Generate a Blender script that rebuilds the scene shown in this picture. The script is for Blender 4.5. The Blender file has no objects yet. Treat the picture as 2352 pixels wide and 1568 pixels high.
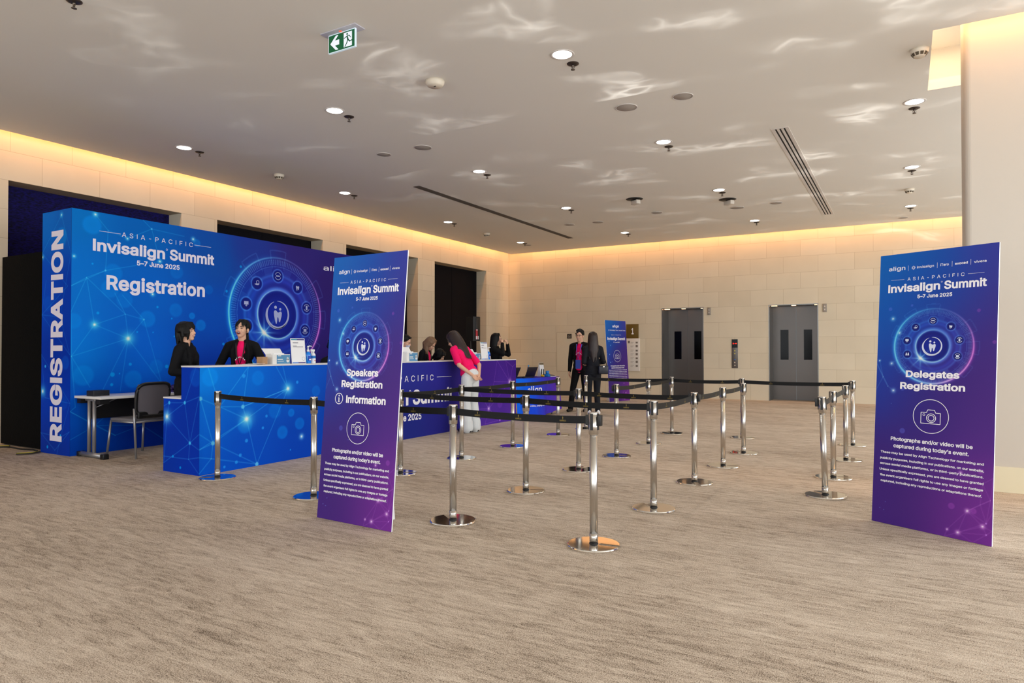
import bpy, bmesh, math, random, os
import numpy as np
from mathutils import Vector, Matrix, Euler
SC = bpy.context.scene
COL = SC.collection
rnd = random.Random(7)

# ------------------------------------------------------------------ camera
cam_d = bpy.data.cameras.new('camera')
cam_d.sensor_width = 36.0
cam_d.lens = 36.0 * 1545.0 / 2352.0
cam_d.clip_start = 0.05
cam_d.clip_end = 200
cam = bpy.data.objects.new('camera', cam_d)
cam.location = (0, 0, 1.30)
cam.rotation_euler = (math.radians(90) + math.atan(21 / 1545), 0, math.radians(30.3))
COL.objects.link(cam)
SC.camera = cam

# ------------------------------------------------------------------ colour management, sky, daylight
SC.view_settings.view_transform = 'Standard'
SC.view_settings.look = 'None'
SC.view_settings.gamma = 1.0
SC.view_settings.use_curve_mapping = False
SC.view_settings.exposure = 0.12
SC.cycles.max_bounces = 8
SC.cycles.diffuse_bounces = 5
SC.cycles.glossy_bounces = 5
SC.cycles.sample_clamp_indirect = 6.0
SC.cycles.caustics_reflective = False
SC.cycles.caustics_refractive = False

world = bpy.data.worlds.new('daylight_sky')
SC.world = world
world.use_nodes = True
_bg = world.node_tree.nodes['Background']
_bg.inputs['Color'].default_value = (0.80, 0.90, 1.0, 1)
_bg.inputs['Strength'].default_value = 0.55


def area_light(name, loc, rot, sx, sy, power, col):
    d = bpy.data.lights.new(name, 'AREA')
    d.shape = 'RECTANGLE'
    d.size, d.size_y = sx, sy
    d.energy = power
    d.color = col
    o = bpy.data.objects.new(name, d)
    o.location = loc
    o.rotation_euler = rot
    COL.objects.link(o)
    return o


ZC = 4.32           # ceiling height
R90 = math.pi / 2
# sky light coming in through the window walls on the right and behind the photographer
area_light('window_daylight', (6.55, 5.5, 2.25), (0, R90, 0), 4.0, 23.0, 980, (0.95, 0.98, 1.0))
area_light('window_daylight', (-2.3, -7.05, 2.25), (R90, 0, 0), 15.5, 4.0, 520, (0.95, 0.98, 1.0))
# warm strips in the ceiling coves
WARM = (1.0, 0.47, 0.17)
area_light('cove_strip_light', (-10.69, 6.0, 4.66), (0, math.radians(22), 0), 0.06, 24.4, 122, WARM)
area_light('cove_strip_light', (-2.7, 18.19, 4.66), (math.radians(22), 0, 0), 15.8, 0.06, 80, WARM)

# added spot, source unseen: its noise pattern throws light ripples on the ceiling
sd = bpy.data.lights.new('added_ripple_light', 'SPOT')
sd.energy = 5600
sd.spot_size = math.radians(150)
sd.spot_blend = 0.4
sd.shadow_soft_size = 0.0
sd.color = (1.0, 0.98, 0.95)
so = bpy.data.objects.new('added_ripple_light', sd)
so.location = (6.0, 7.7, 0.25)
so.rotation_euler = Vector((-8.5, 0.6, 4.0)).to_track_quat('-Z', 'Y').to_euler()
COL.objects.link(so)


def N(nt, typ, **kw):
    n = nt.nodes.new(typ)
    for k, v in kw.items():
        setattr(n, k, v)
    return n


def glint_nodes(light):
    light.use_nodes = True
    nt = light.node_tree
    L = nt.links.new
    em = [n for n in nt.nodes if n.type == 'EMISSION'][0]
    geo = N(nt, 'ShaderNodeNewGeometry')
    sep = N(nt, 'ShaderNodeSeparateXYZ')
    L(geo.outputs['Incoming'], sep.inputs[0])
    # direction -> spot on the plane of the ceiling
    az = N(nt, 'ShaderNodeMath', operation='ABSOLUTE'); L(sep.outputs[2], az.inputs[0])
    mz = N(nt, 'ShaderNodeMath', operation='MAXIMUM'); L(az.outputs[0], mz.inputs[0]); mz.inputs[1].default_value = 0.05
    dx = N(nt, 'ShaderNodeMath', operation='DIVIDE'); L(sep.outputs[0], dx.inputs[0]); L(mz.outputs[0], dx.inputs[1])
    dy = N(nt, 'ShaderNodeMath', operation='DIVIDE'); L(sep.outputs[1], dy.inputs[0]); L(mz.outputs[0], dy.inputs[1])
    cmb = N(nt, 'ShaderNodeCombineXYZ'); L(dx.outputs[0], cmb.inputs[0]); L(dy.outputs[0], cmb.inputs[1])
    mp = N(nt, 'ShaderNodeMapping')
    mp.inputs['Rotation'].default_value = (0, 0, math.radians(-28))
    mp.inputs['Scale'].default_value = (6.4, 8.4, 1)
    L(cmb.outputs[0], mp.inputs[0])
    n1 = N(nt, 'ShaderNodeTexNoise'); n1.inputs['Scale'].default_value = 1.0; n1.inputs['Detail'].default_value = 1.6
    n1.inputs['Distortion'].default_value = 0.7
    L(mp.outputs[0], n1.inputs['Vector'])
    # ridge
    a = N(nt, 'ShaderNodeMath', operation='SUBTRACT'); L(n1.outputs['Fac'], a.inputs[0]); a.inputs[1].default_value = 0.5
    b = N(nt, 'ShaderNodeMath', operation='ABSOLUTE'); L(a.outputs[0], b.inputs[0])
    r = N(nt, 'ShaderNodeMapRange'); L(b.outputs[0], r.inputs[0])
    r.inputs[1].default_value = 0.0; r.inputs[2].default_value = 0.17; r.inputs[3].default_value = 1.0; r.inputs[4].default_value = 0.0
    pw = N(nt, 'ShaderNodeMath', operation='POWER'); L(r.outputs[0], pw.inputs[0]); pw.inputs[1].default_value = 1.9
    n2 = N(nt, 'ShaderNodeTexNoise'); n2.inputs['Scale'].default_value = 0.62; n2.inputs['Detail'].default_value = 1.5
    mp2 = N(nt, 'ShaderNodeMapping'); mp2.inputs['Location'].default_value = (3.1, 7.7, 0); mp2.inputs['Scale'].default_value = (0.8, 1.0, 1)
    L(mp.outputs[0], mp2.inputs[0]); L(mp2.outputs[0], n2.inputs['Vector'])
    r2 = N(nt, 'ShaderNodeMapRange'); L(n2.outputs['Fac'], r2.inputs[0])
    r2.inputs[1].default_value = 0.56; r2.inputs[2].default_value = 0.78
    mu = N(nt, 'ShaderNodeMath', operation='MULTIPLY'); L(pw.outputs[0], mu.inputs[0]); L(r2.outputs[0], mu.inputs[1])
    r3 = N(nt, 'ShaderNodeMapRange'); L(n2.outputs['Fac'], r3.inputs[0])
    r3.inputs[1].default_value = 0.50; r3.inputs[2].default_value = 0.75; r3.inputs[4].default_value = 0.12
    ad = N(nt, 'ShaderNodeMath', operation='ADD'); L(mu.outputs[0], ad.inputs[0]); L(r3.outputs[0], ad.inputs[1])
    # mask shapes the added beam: only rays steep enough to reach the ceiling pass
    el = N(nt, 'ShaderNodeMapRange'); L(az.outputs[0], el.inputs[0])
    el.inputs[1].default_value = 0.235; el.inputs[2].default_value = 0.30
    e2 = N(nt, 'ShaderNodeMapRange'); L(az.outputs[0], e2.inputs[0])
    e2.inputs[1].default_value = 0.40; e2.inputs[2].default_value = 0.72; e2.inputs[3].default_value = 1.0; e2.inputs[4].default_value = 0.12
    me_ = N(nt, 'ShaderNodeMath', operation='MULTIPLY'); L(el.outputs[0], me_.inputs[0]); L(e2.outputs[0], me_.inputs[1])
    ml = N(nt, 'ShaderNodeMath', operation='MULTIPLY'); L(ad.outputs[0], ml.inputs[0]); L(me_.outputs[0], ml.inputs[1])
    L(ml.outputs[0], em.inputs['Strength'])


glint_nodes(sd)

# ------------------------------------------------------------------ materials


def lin(c):
    c = np.asarray(c, dtype=np.float64)
    c = c / 255.0 if c.max() > 1.0 else c
    return np.where(c <= 0.04045, c / 12.92, ((c + 0.055) / 1.055) ** 2.4)


def L3(r, g, b):
    v = lin((r, g, b))
    return (float(v[0]), float(v[1]), float(v[2]), 1.0)


MATS = {}


def mat(name, rgb, rough=0.6, metal=0.0, spec=0.5, emit=None, es=0.0, trans=0.0, coat=0.0):
    if name in MATS:
        return MATS[name]
    m = bpy.data.materials.new(name)
    m.use_nodes = True
    b = m.node_tree.nodes['Principled BSDF']
    b.inputs['Base Color'].default_value = L3(*rgb)
    b.inputs['Roughness'].default_value = rough
    b.inputs['Metallic'].default_value = metal
    b.inputs['Specular IOR Level'].default_value = spec
    if trans:
        b.inputs['Transmission Weight'].default_value = trans
    if coat:
        b.inputs['Coat Weight'].default_value = coat
    if emit:
        b.inputs['Emission Color'].default_value = L3(*emit)
        b.inputs['Emission Strength'].default_value = es
    MATS[name] = m
    return m


def noise_bump(m, scale=60, strength=0.15, stretch=(1, 1, 1), dist=0.01):
    nt = m.node_tree
    b = nt.nodes['Principled BSDF']
    tc = N(nt, 'ShaderNodeTexCoord'); mp = N(nt, 'ShaderNodeMapping'); mp.inputs['Scale'].default_value = stretch
    n = N(nt, 'ShaderNodeTexNoise'); n.inputs['Scale'].default_value = scale; n.inputs['Detail'].default_value = 3
    bp = N(nt, 'ShaderNodeBump'); bp.inputs['Strength'].default_value = strength; bp.inputs['Distance'].default_value = dist
    nt.links.new(tc.outputs['Object'], mp.inputs[0]); nt.links.new(mp.outputs[0], n.inputs['Vector'])
    nt.links.new(n.outputs['Fac'], bp.inputs['Height']); nt.links.new(bp.outputs[0], b.inputs['Normal'])
    return m


def tile_mat(name, axis):
    """honey limestone slabs 0.82 x 0.4125 laid half-bond; axis = wall's horizontal axis (0 = X, 1 = Y)"""
    m = mat(name, (220, 211, 190), 0.7, spec=0.2)
    nt = m.node_tree; L = nt.links.new
    b = nt.nodes['Principled BSDF']
    tc = N(nt, 'ShaderNodeTexCoord'); sep = N(nt, 'ShaderNodeSeparateXYZ'); cmb = N(nt, 'ShaderNodeCombineXYZ')
    L(tc.outputs['Object'], sep.inputs[0])
    sh = N(nt, 'ShaderNodeMath', operation='ADD'); L(sep.outputs[axis], sh.inputs[0])
    sh.inputs[1].default_value = 20.0 * 0.82 + (0.71 if axis == 1 else 0.65)
    L(sh.outputs[0], cmb.inputs[0]); L(sep.outputs[2], cmb.inputs[1])
    br = N(nt, 'ShaderNodeTexBrick'); br.offset = 0.5; br.squash = 1.0
    br.inputs['Scale'].default_value = 1.0
    br.inputs['Brick Width'].default_value = 0.82
    br.inputs['Row Height'].default_value = 0.4125
    br.inputs['Mortar Size'].default_value = 0.003
    br.inputs['Mortar Smooth'].default_value = 0.2
    br.inputs['Color1'].default_value = L3(224, 214, 192)
    br.inputs['Color2'].default_value = L3(218, 207, 184)
    br.inputs['Mortar'].default_value = L3(190, 176, 150)
    L(cmb.outputs[0], br.inputs['Vector'])
    ns = N(nt, 'ShaderNodeTexNoise'); ns.inputs['Scale'].default_value = 1.4; ns.inputs['Detail'].default_value = 6
    L(tc.outputs['Object'], ns.inputs['Vector'])
    mx = N(nt, 'ShaderNodeMix'); mx.data_type = 'RGBA'; mx.blend_type = 'MULTIPLY'
    rp = N(nt, 'ShaderNodeMapRange'); L(ns.outputs['Fac'], rp.inputs[0]); rp.inputs[3].default_value = 0.90; rp.inputs[4].default_value = 1.06
    L(br.outputs['Color'], mx.inputs[6]); L(rp.outputs[0], mx.inputs[7]); mx.inputs[0].default_value = 1.0
    L(mx.outputs[2], b.inputs['Base Color'])
    return m


def carpet_mat():
    m = mat('streaked_carpet', (190, 170, 148), 0.95, spec=0.1)
    nt = m.node_tree; L = nt.links.new
    b = nt.nodes['Principled BSDF']
    tc = N(nt, 'ShaderNodeTexCoord')

    def noise(scale, sc, det=4, rough=0.6, dist=0.0, loc=(0, 0, 0)):
        mp = N(nt, 'ShaderNodeMapping'); mp.inputs['Scale'].default_value = sc; mp.inputs['Location'].default_value = loc
        n = N(nt, 'ShaderNodeTexNoise'); n.inputs['Scale'].default_value = scale; n.inputs['Detail'].default_value = det
        n.inputs['Roughness'].default_value = rough; n.inputs['Distortion'].default_value = dist
        L(tc.outputs['Object'], mp.inputs[0]); L(mp.outputs[0], n.inputs['Vector'])
        return n.outputs['Fac']

    def rng(s, a, c, lo, hi):
        r = N(nt, 'ShaderNodeMapRange'); L(s, r.inputs[0])
        r.inputs[1].default_value = a; r.inputs[2].default_value = c; r.inputs[3].default_value = lo; r.inputs[4].default_value = hi
        return r.outputs[0]

    def op(o, x, y):
        n = N(nt, 'ShaderNodeMath', operation=o)
        for i, s in enumerate((x, y)):
            if isinstance(s, (int, float)):
                n.inputs[i].default_value = s
            else:
                L(s, n.inputs[i])
        return n.outputs[0]
    streak = noise(1.0, (4.2, 24, 1), 6, 0.72, 0.8)
    fine = noise(1.0, (34, 120, 1), 3, 0.75, 0.5, (5, 3, 0))
    weave = noise(1.0, (185, 175, 1), 1, 0.8, 0.0, (1, 9, 0))
    blotch = noise(1.0, (0.55, 1.6, 1), 3, 0.5, 0.0, (9, 2, 0))
    s = op('MULTIPLY', streak, 0.46)
    s = op('ADD', s, op('MULTIPLY', fine, 0.26))
    s = op('ADD', s, op('MULTIPLY', weave, 0.62))
    s = op('ADD', s, op('MULTIPLY', blotch, 0.18))
    f = rng(s, 0.60, 0.92, 0.0, 1.0)
    cr = N(nt, 'ShaderNodeValToRGB'); L(f, cr.inputs[0])
    cr.color_ramp.elements[0].color = L3(100, 86, 73)
    cr.color_ramp.elements[1].color = L3(226, 212, 195)
    e = cr.color_ramp.elements.new(0.42); e.color = L3(182, 165, 147)
    L(cr.outputs[0], b.inputs['Base Color'])
    bp = N(nt, 'ShaderNodeBump'); bp.inputs['Strength'].default_value = 0.35; bp.inputs['Distance'].default_value = 0.004
    L(weave, bp.inputs['Height']); L(bp.outputs[0], b.inputs['Normal'])
    return m


M_WALLX = tile_mat('limestone_slabs_x', 0)
M_WALLY = tile_mat('limestone_slabs_y', 1)
M_CARPET = carpet_mat()
M_CEIL = mat('ceiling_paint', (233, 230, 222), 0.85, spec=0.15)
M_PLASTER = mat('column_plaster', (200, 192, 181), 0.6, spec=0.2)
M_SKIRT = mat('cream_skirting', (222, 212, 182), 0.5)
M_CHROME = mat('polished_chrome', (238, 236, 232), 0.07, 1.0)
M_BRUSH = mat('brushed_chrome', (196, 192, 186), 0.23, 1.0)
M_BLACK = mat('black_plastic', (16, 16, 18), 0.45)
M_BELT = mat('black_webbing', (9, 10, 14), 0.5, spec=0.25)
M_GOLD = mat('gold_print', (150, 128, 52), 0.5)
M_WHITE = mat('white_print', (244, 243, 250), 0.55)
M_WHITEB = mat('white_board', (240, 241, 244), 0.5)
M_GREYW = mat('pale_print', (170, 180, 225), 0.55)
M_STEEL = mat('lift_steel', (112, 109, 107), 0.38, 0.85)
M_STEELD = mat('lift_jamb_steel', (132, 132, 130), 0.28, 0.85)
M_DARKGLASS = mat('dark_glass', (5, 5, 7), 0.12, spec=0.12)
M_BLACKCLOTH = noise_bump(mat('black_drape', (9, 9, 10), 0.9, spec=0.1), 40, 0.3)
M_ALU = mat('grey_metal', (168, 168, 172), 0.35, 0.7)
M_LAMIN = mat('white_laminate', (226, 224, 222), 0.4)
M_SKIN = mat('skin', (226, 178, 150), 0.5, spec=0.35)
M_HAIR = noise_bump(mat('black_hair', (10, 8, 8), 0.5, spec=0.25), 30, 0.4, (6, 6, 0.6))
M_HAIRB = noise_bump(mat('brown_hair', (124, 92, 66), 0.5), 30, 0.5, (6, 6, 0.6))
M_HAIRD = noise_bump(mat('dark_brown_hair', (44, 30, 27), 0.42), 30, 0.5, (6, 6, 0.6))
M_SUIT = noise_bump(mat('black_suit', (14, 14, 17), 0.8, spec=0.2), 25, 0.25, (1, 1, 0.5), 0.02)
M_NAVY = noise_bump(mat('navy_suit', (20, 22, 30), 0.75, spec=0.25), 22, 0.3, (1, 1, 0.5), 0.02)
M_PINK = noise_bump(mat('hot_pink_cotton', (250, 18, 104), 0.8, spec=0.2), 14, 0.35, (1, 1, 0.4), 0.03)
M_TROUSERW = noise_bump(mat('white_trousers', (222, 226, 228), 0.8, spec=0.2), 12, 0.35, (1, 1, 0.4), 0.03)
M_EYE = mat('eye_dark', (24, 16, 14), 0.3)
M_LIP = mat('lips', (176, 76, 82), 0.5)
M_MOUTH = mat('open_mouth', (70, 18, 22), 0.6)
M_LENS = mat('spectacle_frame', (30, 20, 18), 0.4)


def panel_navy():
    m = mat('navy_lit_drape', (14, 10, 66), 0.7, spec=0.2)
    nt = m.node_tree; L = nt.links.new
    b = nt.nodes['Principled BSDF']
    tc = N(nt, 'ShaderNodeTexCoord'); mp = N(nt, 'ShaderNodeMapping'); mp.inputs['Scale'].default_value = (1, 22, 120)
    n = N(nt, 'ShaderNodeTexNoise'); n.inputs['Scale'].default_value = 1.0; n.inputs['Detail'].default_value = 6
    cr = N(nt, 'ShaderNodeValToRGB')
    cr.color_ramp.elements[0].position = 0.36; cr.color_ramp.elements[0].color = L3(7, 4, 30)
    cr.color_ramp.elements[1].position = 0.70; cr.color_ramp.elements[1].color = L3(24, 16, 112)
    L(tc.outputs['Object'], mp.inputs[0]); L(mp.outputs[0], n.inputs['Vector']); L(n.outputs['Fac'], cr.inputs[0])
    L(cr.outputs[0], b.inputs['Base Color'])
    return m


def print_mat(name, rough=0.42, spec=0.12):
    m = mat(name, (60, 60, 140), rough, spec=spec)
    nt = m.node_tree
    at = N(nt, 'ShaderNodeAttribute'); at.attribute_name = 'ink'
    nt.links.new(at.outputs['Color'], nt.nodes['Principled BSDF'].inputs['Base Color'])
    return m


M_PRINT = print_mat('printed_vinyl', 0.6, 0.08)
M_PRINTG = print_mat('printed_foamboard', 0.4, 0.2)
M_PRINTC = print_mat('printed_cloth', 0.75)

# ------------------------------------------------------------------ geometry helpers


class MB:
    """collects shapes into one mesh"""

    def __init__(s):
        s.v = []; s.f = []; s.mi = []; s.sm = []

    def add(s, vs, fs, mi=0, smooth=False):
        k = len(s.v)
        s.v.extend([tuple(map(float, p)) for p in vs])
        for f in fs:
            s.f.append(tuple(i + k for i in f)); s.mi.append(mi); s.sm.append(smooth)
        return s

    def box(s, x0, x1, y0, y1, z0, z1, mi=0, bev=0.0):
        if bev <= 0:
            vs = [(x, y, z) for z in (z0, z1) for y in (y0, y1) for x in (x0, x1)]
            fs = [(0, 2, 3, 1), (4, 5, 7, 6), (0, 1, 5, 4), (2, 6, 7, 3), (0, 4, 6, 2), (1, 3, 7, 5)]
            return s.add(vs, fs, mi)
        bm = bmesh.new()
        bmesh.ops.create_cube(bm, size=1.0)
        for v in bm.verts:
            v.co = Vector(((x0 + x1) / 2 + v.co.x * (x1 - x0), (y0 + y1) / 2 + v.co.y * (y1 - y0), (z0 + z1) / 2 + v.co.z * (z1 - z0)))
        bmesh.ops.bevel(bm, geom=list(bm.edges), offset=bev, segments=2, profile=0.6, affect='EDGES')
        bm.verts.index_update()
        s.add([v.co[:] for v in bm.verts], [[v.index for v in f.verts] for f in bm.faces], mi, True)
        bm.free()
        return s

    def lathe(s, prof, seg=32, c=(0, 0, 0), mi=0, smooth=True, axis='z'):
        vs = []; fs = []
        n = len(prof)
        for i in range(seg):
            a = 2 * math.pi * i / seg
            for r, z in prof:
                p = (r * math.cos(a), r * math.sin(a), z)
                if axis == 'y': p = (p[0], p[2], p[1])
                if axis == 'x': p = (p[2], p[0], p[1])
                vs.append((c[0] + p[0], c[1] + p[1], c[2] + p[2]))
        for i in range(seg):
            j = (i + 1) % seg
            for k in range(n - 1):
                fs.append((i * n + k, j * n + k, j * n + k + 1, i * n + k + 1))
        if prof[0][0] > 1e-6: fs.append(tuple(i * n for i in range(seg - 1, -1, -1)))
        if prof[-1][0] > 1e-6: fs.append(tuple(i * n + n - 1 for i in range(seg)))
        return s.add(vs, fs, mi, smooth)

    def cyl(s, c, r, h, seg=24, mi=0, r2=None):
        return s.lathe([(r, 0), (r if r2 is None else r2, h)], seg, c, mi)

    def tube(s, pts, r, seg=10, mi=0, closed=False, flat=None):
        pts = [Vector(p) for p in pts]
        n = len(pts)
        vs = []
        up = Vector((0, 0, 1))
        for i, p in enumerate(pts):
            a = pts[(i - 1) % n] if (closed or i > 0) else p
            b = pts[(i + 1) % n] if (closed or i < n - 1) else p
            t = (b - a).normalized()
            ref = up if abs(t.z) < 0.95 else Vector((1, 0, 0))
            u = t.cross(ref).normalized(); w = u.cross(t).normalized()
            rr = r[i] if isinstance(r, (list, tuple)) else r
            for k in range(seg):
                an = 2 * math.pi * k / seg
                fx, fz = (1, 1) if flat is None else flat
                vs.append(p + u * (rr * fx * math.cos(an)) + w * (rr * fz * math.sin(an)))
        fs = []
        for i in range(n if closed else n - 1):
            j = (i + 1) % n
            for k in range(seg):
                l = (k + 1) % seg
                fs.append((i * seg + k, i * seg + l, j * seg + l, j * seg + k))
        if not closed:
            fs.append(tuple(range(seg - 1, -1, -1)))
            fs.append(tuple((n - 1) * seg + k for k in range(seg)))
        return s.add(vs, fs, mi, True)

    def prism(s, poly, z0, z1, mi=0, axis='z'):
        """extrude a 2D outline; axis y: outline is (x,z), extruded along y"""
        n = len(poly)
        area = sum(poly[i][0] * poly[(i + 1) % n][1] - poly[(i + 1) % n][0] * poly[i][1] for i in range(n))
        if area < 0: poly = poly[::-1]
        def P(p, h):
            return {'z': (p[0], p[1], h), 'y': (p[0], h, p[1]), 'x': (h, p[0], p[1])}[axis]
        vs = [P(p, z0) for p in poly] + [P(p, z1) for p in poly]
        fl = axis == 'y'
        fs = [tuple(range(n - 1, -1, -1)), tuple(range(n, 2 * n))]
        for i in range(n):
            j = (i + 1) % n
            fs.append((i, j, n + j, n + i))
        if fl: fs = [f[::-1] for f in fs]
        return s.add(vs, fs, mi)

    def ell(s, c, r, seg=16, rings=10, rot=None, mi=0):
        vs = []; fs = []
        Rm = rot if rot is not None else Matrix.Identity(3)
        for i in range(rings + 1):
            th = math.pi * i / rings
            for k in range(seg):
                ph = 2 * math.pi * k / seg
                p = Vector((r[0] * math.sin(th) * math.cos(ph), r[1] * math.sin(th) * math.sin(ph), r[2] * math.cos(th)))
                vs.append(Vector(c) + Rm @ p)
        for i in range(rings):
            for k in range(seg):
                l = (k + 1) % seg
                fs.append((i * seg + k, (i + 1) * seg + k, (i + 1) * seg + l, i * seg + l))
        # weld the poles
        k0 = len(s.v)
        s.add(vs, fs, mi, True)
        return s

    def cap(s, p0, p1, r0, r1, seg=14, mi=0, flat=None):
        """capsule from p0 to p1; flat=(dir, k) squashes it along dir"""
        p0 = Vector(p0); p1 = Vector(p1)
        t = (p1 - p0)
        ln = t.length
        t = t.normalized() if ln > 1e-9 else Vector((0, 0, 1))
        ref = Vector((0, 0, 1)) if abs(t.z) < 0.9 else Vector((0, 1, 0))
        u = t.cross(ref).normalized(); w = t.cross(u).normalized()
        prof = []
        for i in range(6):
            a = -math.pi / 2 + (math.pi / 2) * i / 5
            prof.append((r0 * math.cos(a), r0 * math.sin(a)))
        for i in range(6):
            a = (math.pi / 2) * i / 5
            prof.append((r1 * math.cos(a), ln + r1 * math.sin(a)))
        vs = []; fs = []
        n = len(prof)
        for r, h in prof:
            r = max(r, 1e-4)
            for k in range(seg):
                an = 2 * math.pi * k / seg
                q = u * (r * math.cos(an)) + w * (r * math.sin(an))
                if flat:
                    d = Vector(flat[0]).normalized()
                    q = q - d * (q.dot(d) * (1 - flat[1]))
                vs.append(p0 + t * h + q)
        for i in range(n - 1):
            for k in range(seg):
                l = (k + 1) % seg
                fs.append((i * seg + k, (i + 1) * seg + k, (i + 1) * seg + l, i * seg + l))
        fs.append(tuple(range(seg)))
        fs.append(tuple((n - 1) * seg + k for k in range(seg - 1, -1, -1)))
        return s.add(vs, fs, mi, True)

    def mesh(s, name):
        me = bpy.data.meshes.new(name)
        me.from_pydata(s.v, [], s.f)
        me.polygons.foreach_set('material_index', s.mi)
        me.polygons.foreach_set('use_smooth', s.sm)
        me.update()
        return me

    def build(s, name, mats, parent=None, loc=None):
        me = s.mesh(name)
        for m in (mats if isinstance(mats, (list, tuple)) else [mats]):
            me.materials.append(m)
        bm = bmesh.new(); bm.from_mesh(me)
        bmesh.ops.recalc_face_normals(bm, faces=bm.faces)
        bm.to_mesh(me); bm.free()
        return link(name, me, parent, loc)

    def remesh(s, name, m, parent, voxel=0.008, smooth=3):
        """weld the collected shapes into one continuous skin"""
        me = s.mesh(name)
        bm = bmesh.new(); bm.from_mesh(me)
        bmesh.ops.remove_doubles(bm, verts=bm.verts, dist=1e-5)
        bmesh.ops.recalc_face_normals(bm, faces=bm.faces)
        bm.to_mesh(me); bm.free()
        o = bpy.data.objects.new(name + '_tmp', me)
        COL.objects.link(o)
        md = o.modifiers.new('r', 'REMESH'); md.mode = 'VOXEL'; md.voxel_size = voxel; md.use_smooth_shade = True
        if smooth:
            ms = o.modifiers.new('s', 'SMOOTH'); ms.factor = 0.5; ms.iterations = smooth
        dg = bpy.context.evaluated_depsgraph_get()
        new = bpy.data.meshes.new_from_object(o.evaluated_get(dg))
        bpy.data.objects.remove(o); bpy.data.meshes.remove(me)
        new.name = name
        new.materials.clear(); new.materials.append(m)
        new.polygons.foreach_set('use_smooth', [True] * len(new.polygons))
        return link(name, new, parent)


def link(name, me, parent=None, loc=None):
    o = bpy.data.objects.new(name, me)
    COL.objects.link(o)
    if parent is not None: o.parent = parent
    if loc is not None: o.location = loc
    return o


def tag(o, label=None, cat=None, group=None, kind=None):
    if label: o['label'] = label
    if cat: o['category'] = cat
    if group: o['group'] = group
    if kind: o['kind'] = kind
    return o


def thing(name, label, cat, loc=(0, 0, 0), rz=0.0, group=None):
    o = bpy.data.objects.new(name, None)
    o.empty_display_size = 0.1
    COL.objects.link(o)
    o.location = loc; o.rotation_euler = (0, 0, rz)
    return tag(o, label, cat, group)


def copy_part(ch, parent):
    c = ch.copy(); COL.objects.link(c); c.parent = parent
    return c


def copy_tree(o, label, loc, rz=None):
    r = o.copy(); COL.objects.link(r); r.location = loc
    if rz is not None: r.rotation_euler = (0, 0, rz)
    r['label'] = label
    for ch in list(o.children):
        c = copy_part(ch, r)
        for g in list(ch.children):
            copy_part(g, c)
    return r


# ------------------------------------------------------------------ lettering
FONT = None
try:
    _fp = os.path.join(bpy.utils.system_resource('DATAFILES'), 'fonts', 'Inter.woff2')
    FONT = bpy.data.fonts.load(_fp)
except Exception:
    FONT = None


def _loops(me):
    nb = {}
    for e in me.edges:
        i, j = e.vertices
        nb.setdefault(i, []).append(j); nb.setdefault(j, []).append(i)
    seen = set(); out = []
    for st in nb:
        if st in seen: continue
        lp = [st]; seen.add(st); cur = st
        while True:
            nx = [k for k in nb[cur] if k not in seen]
            if not nx: break
            cur = nx[0]; seen.add(cur); lp.append(cur)
        if len(lp) > 2:
            up = sum(1 if lp[k] > lp[k - 1] else -1 for k in range(len(lp)))
            out.append(lp if up > 0 else lp[::-1])
    return out


_TXT = {}


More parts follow.
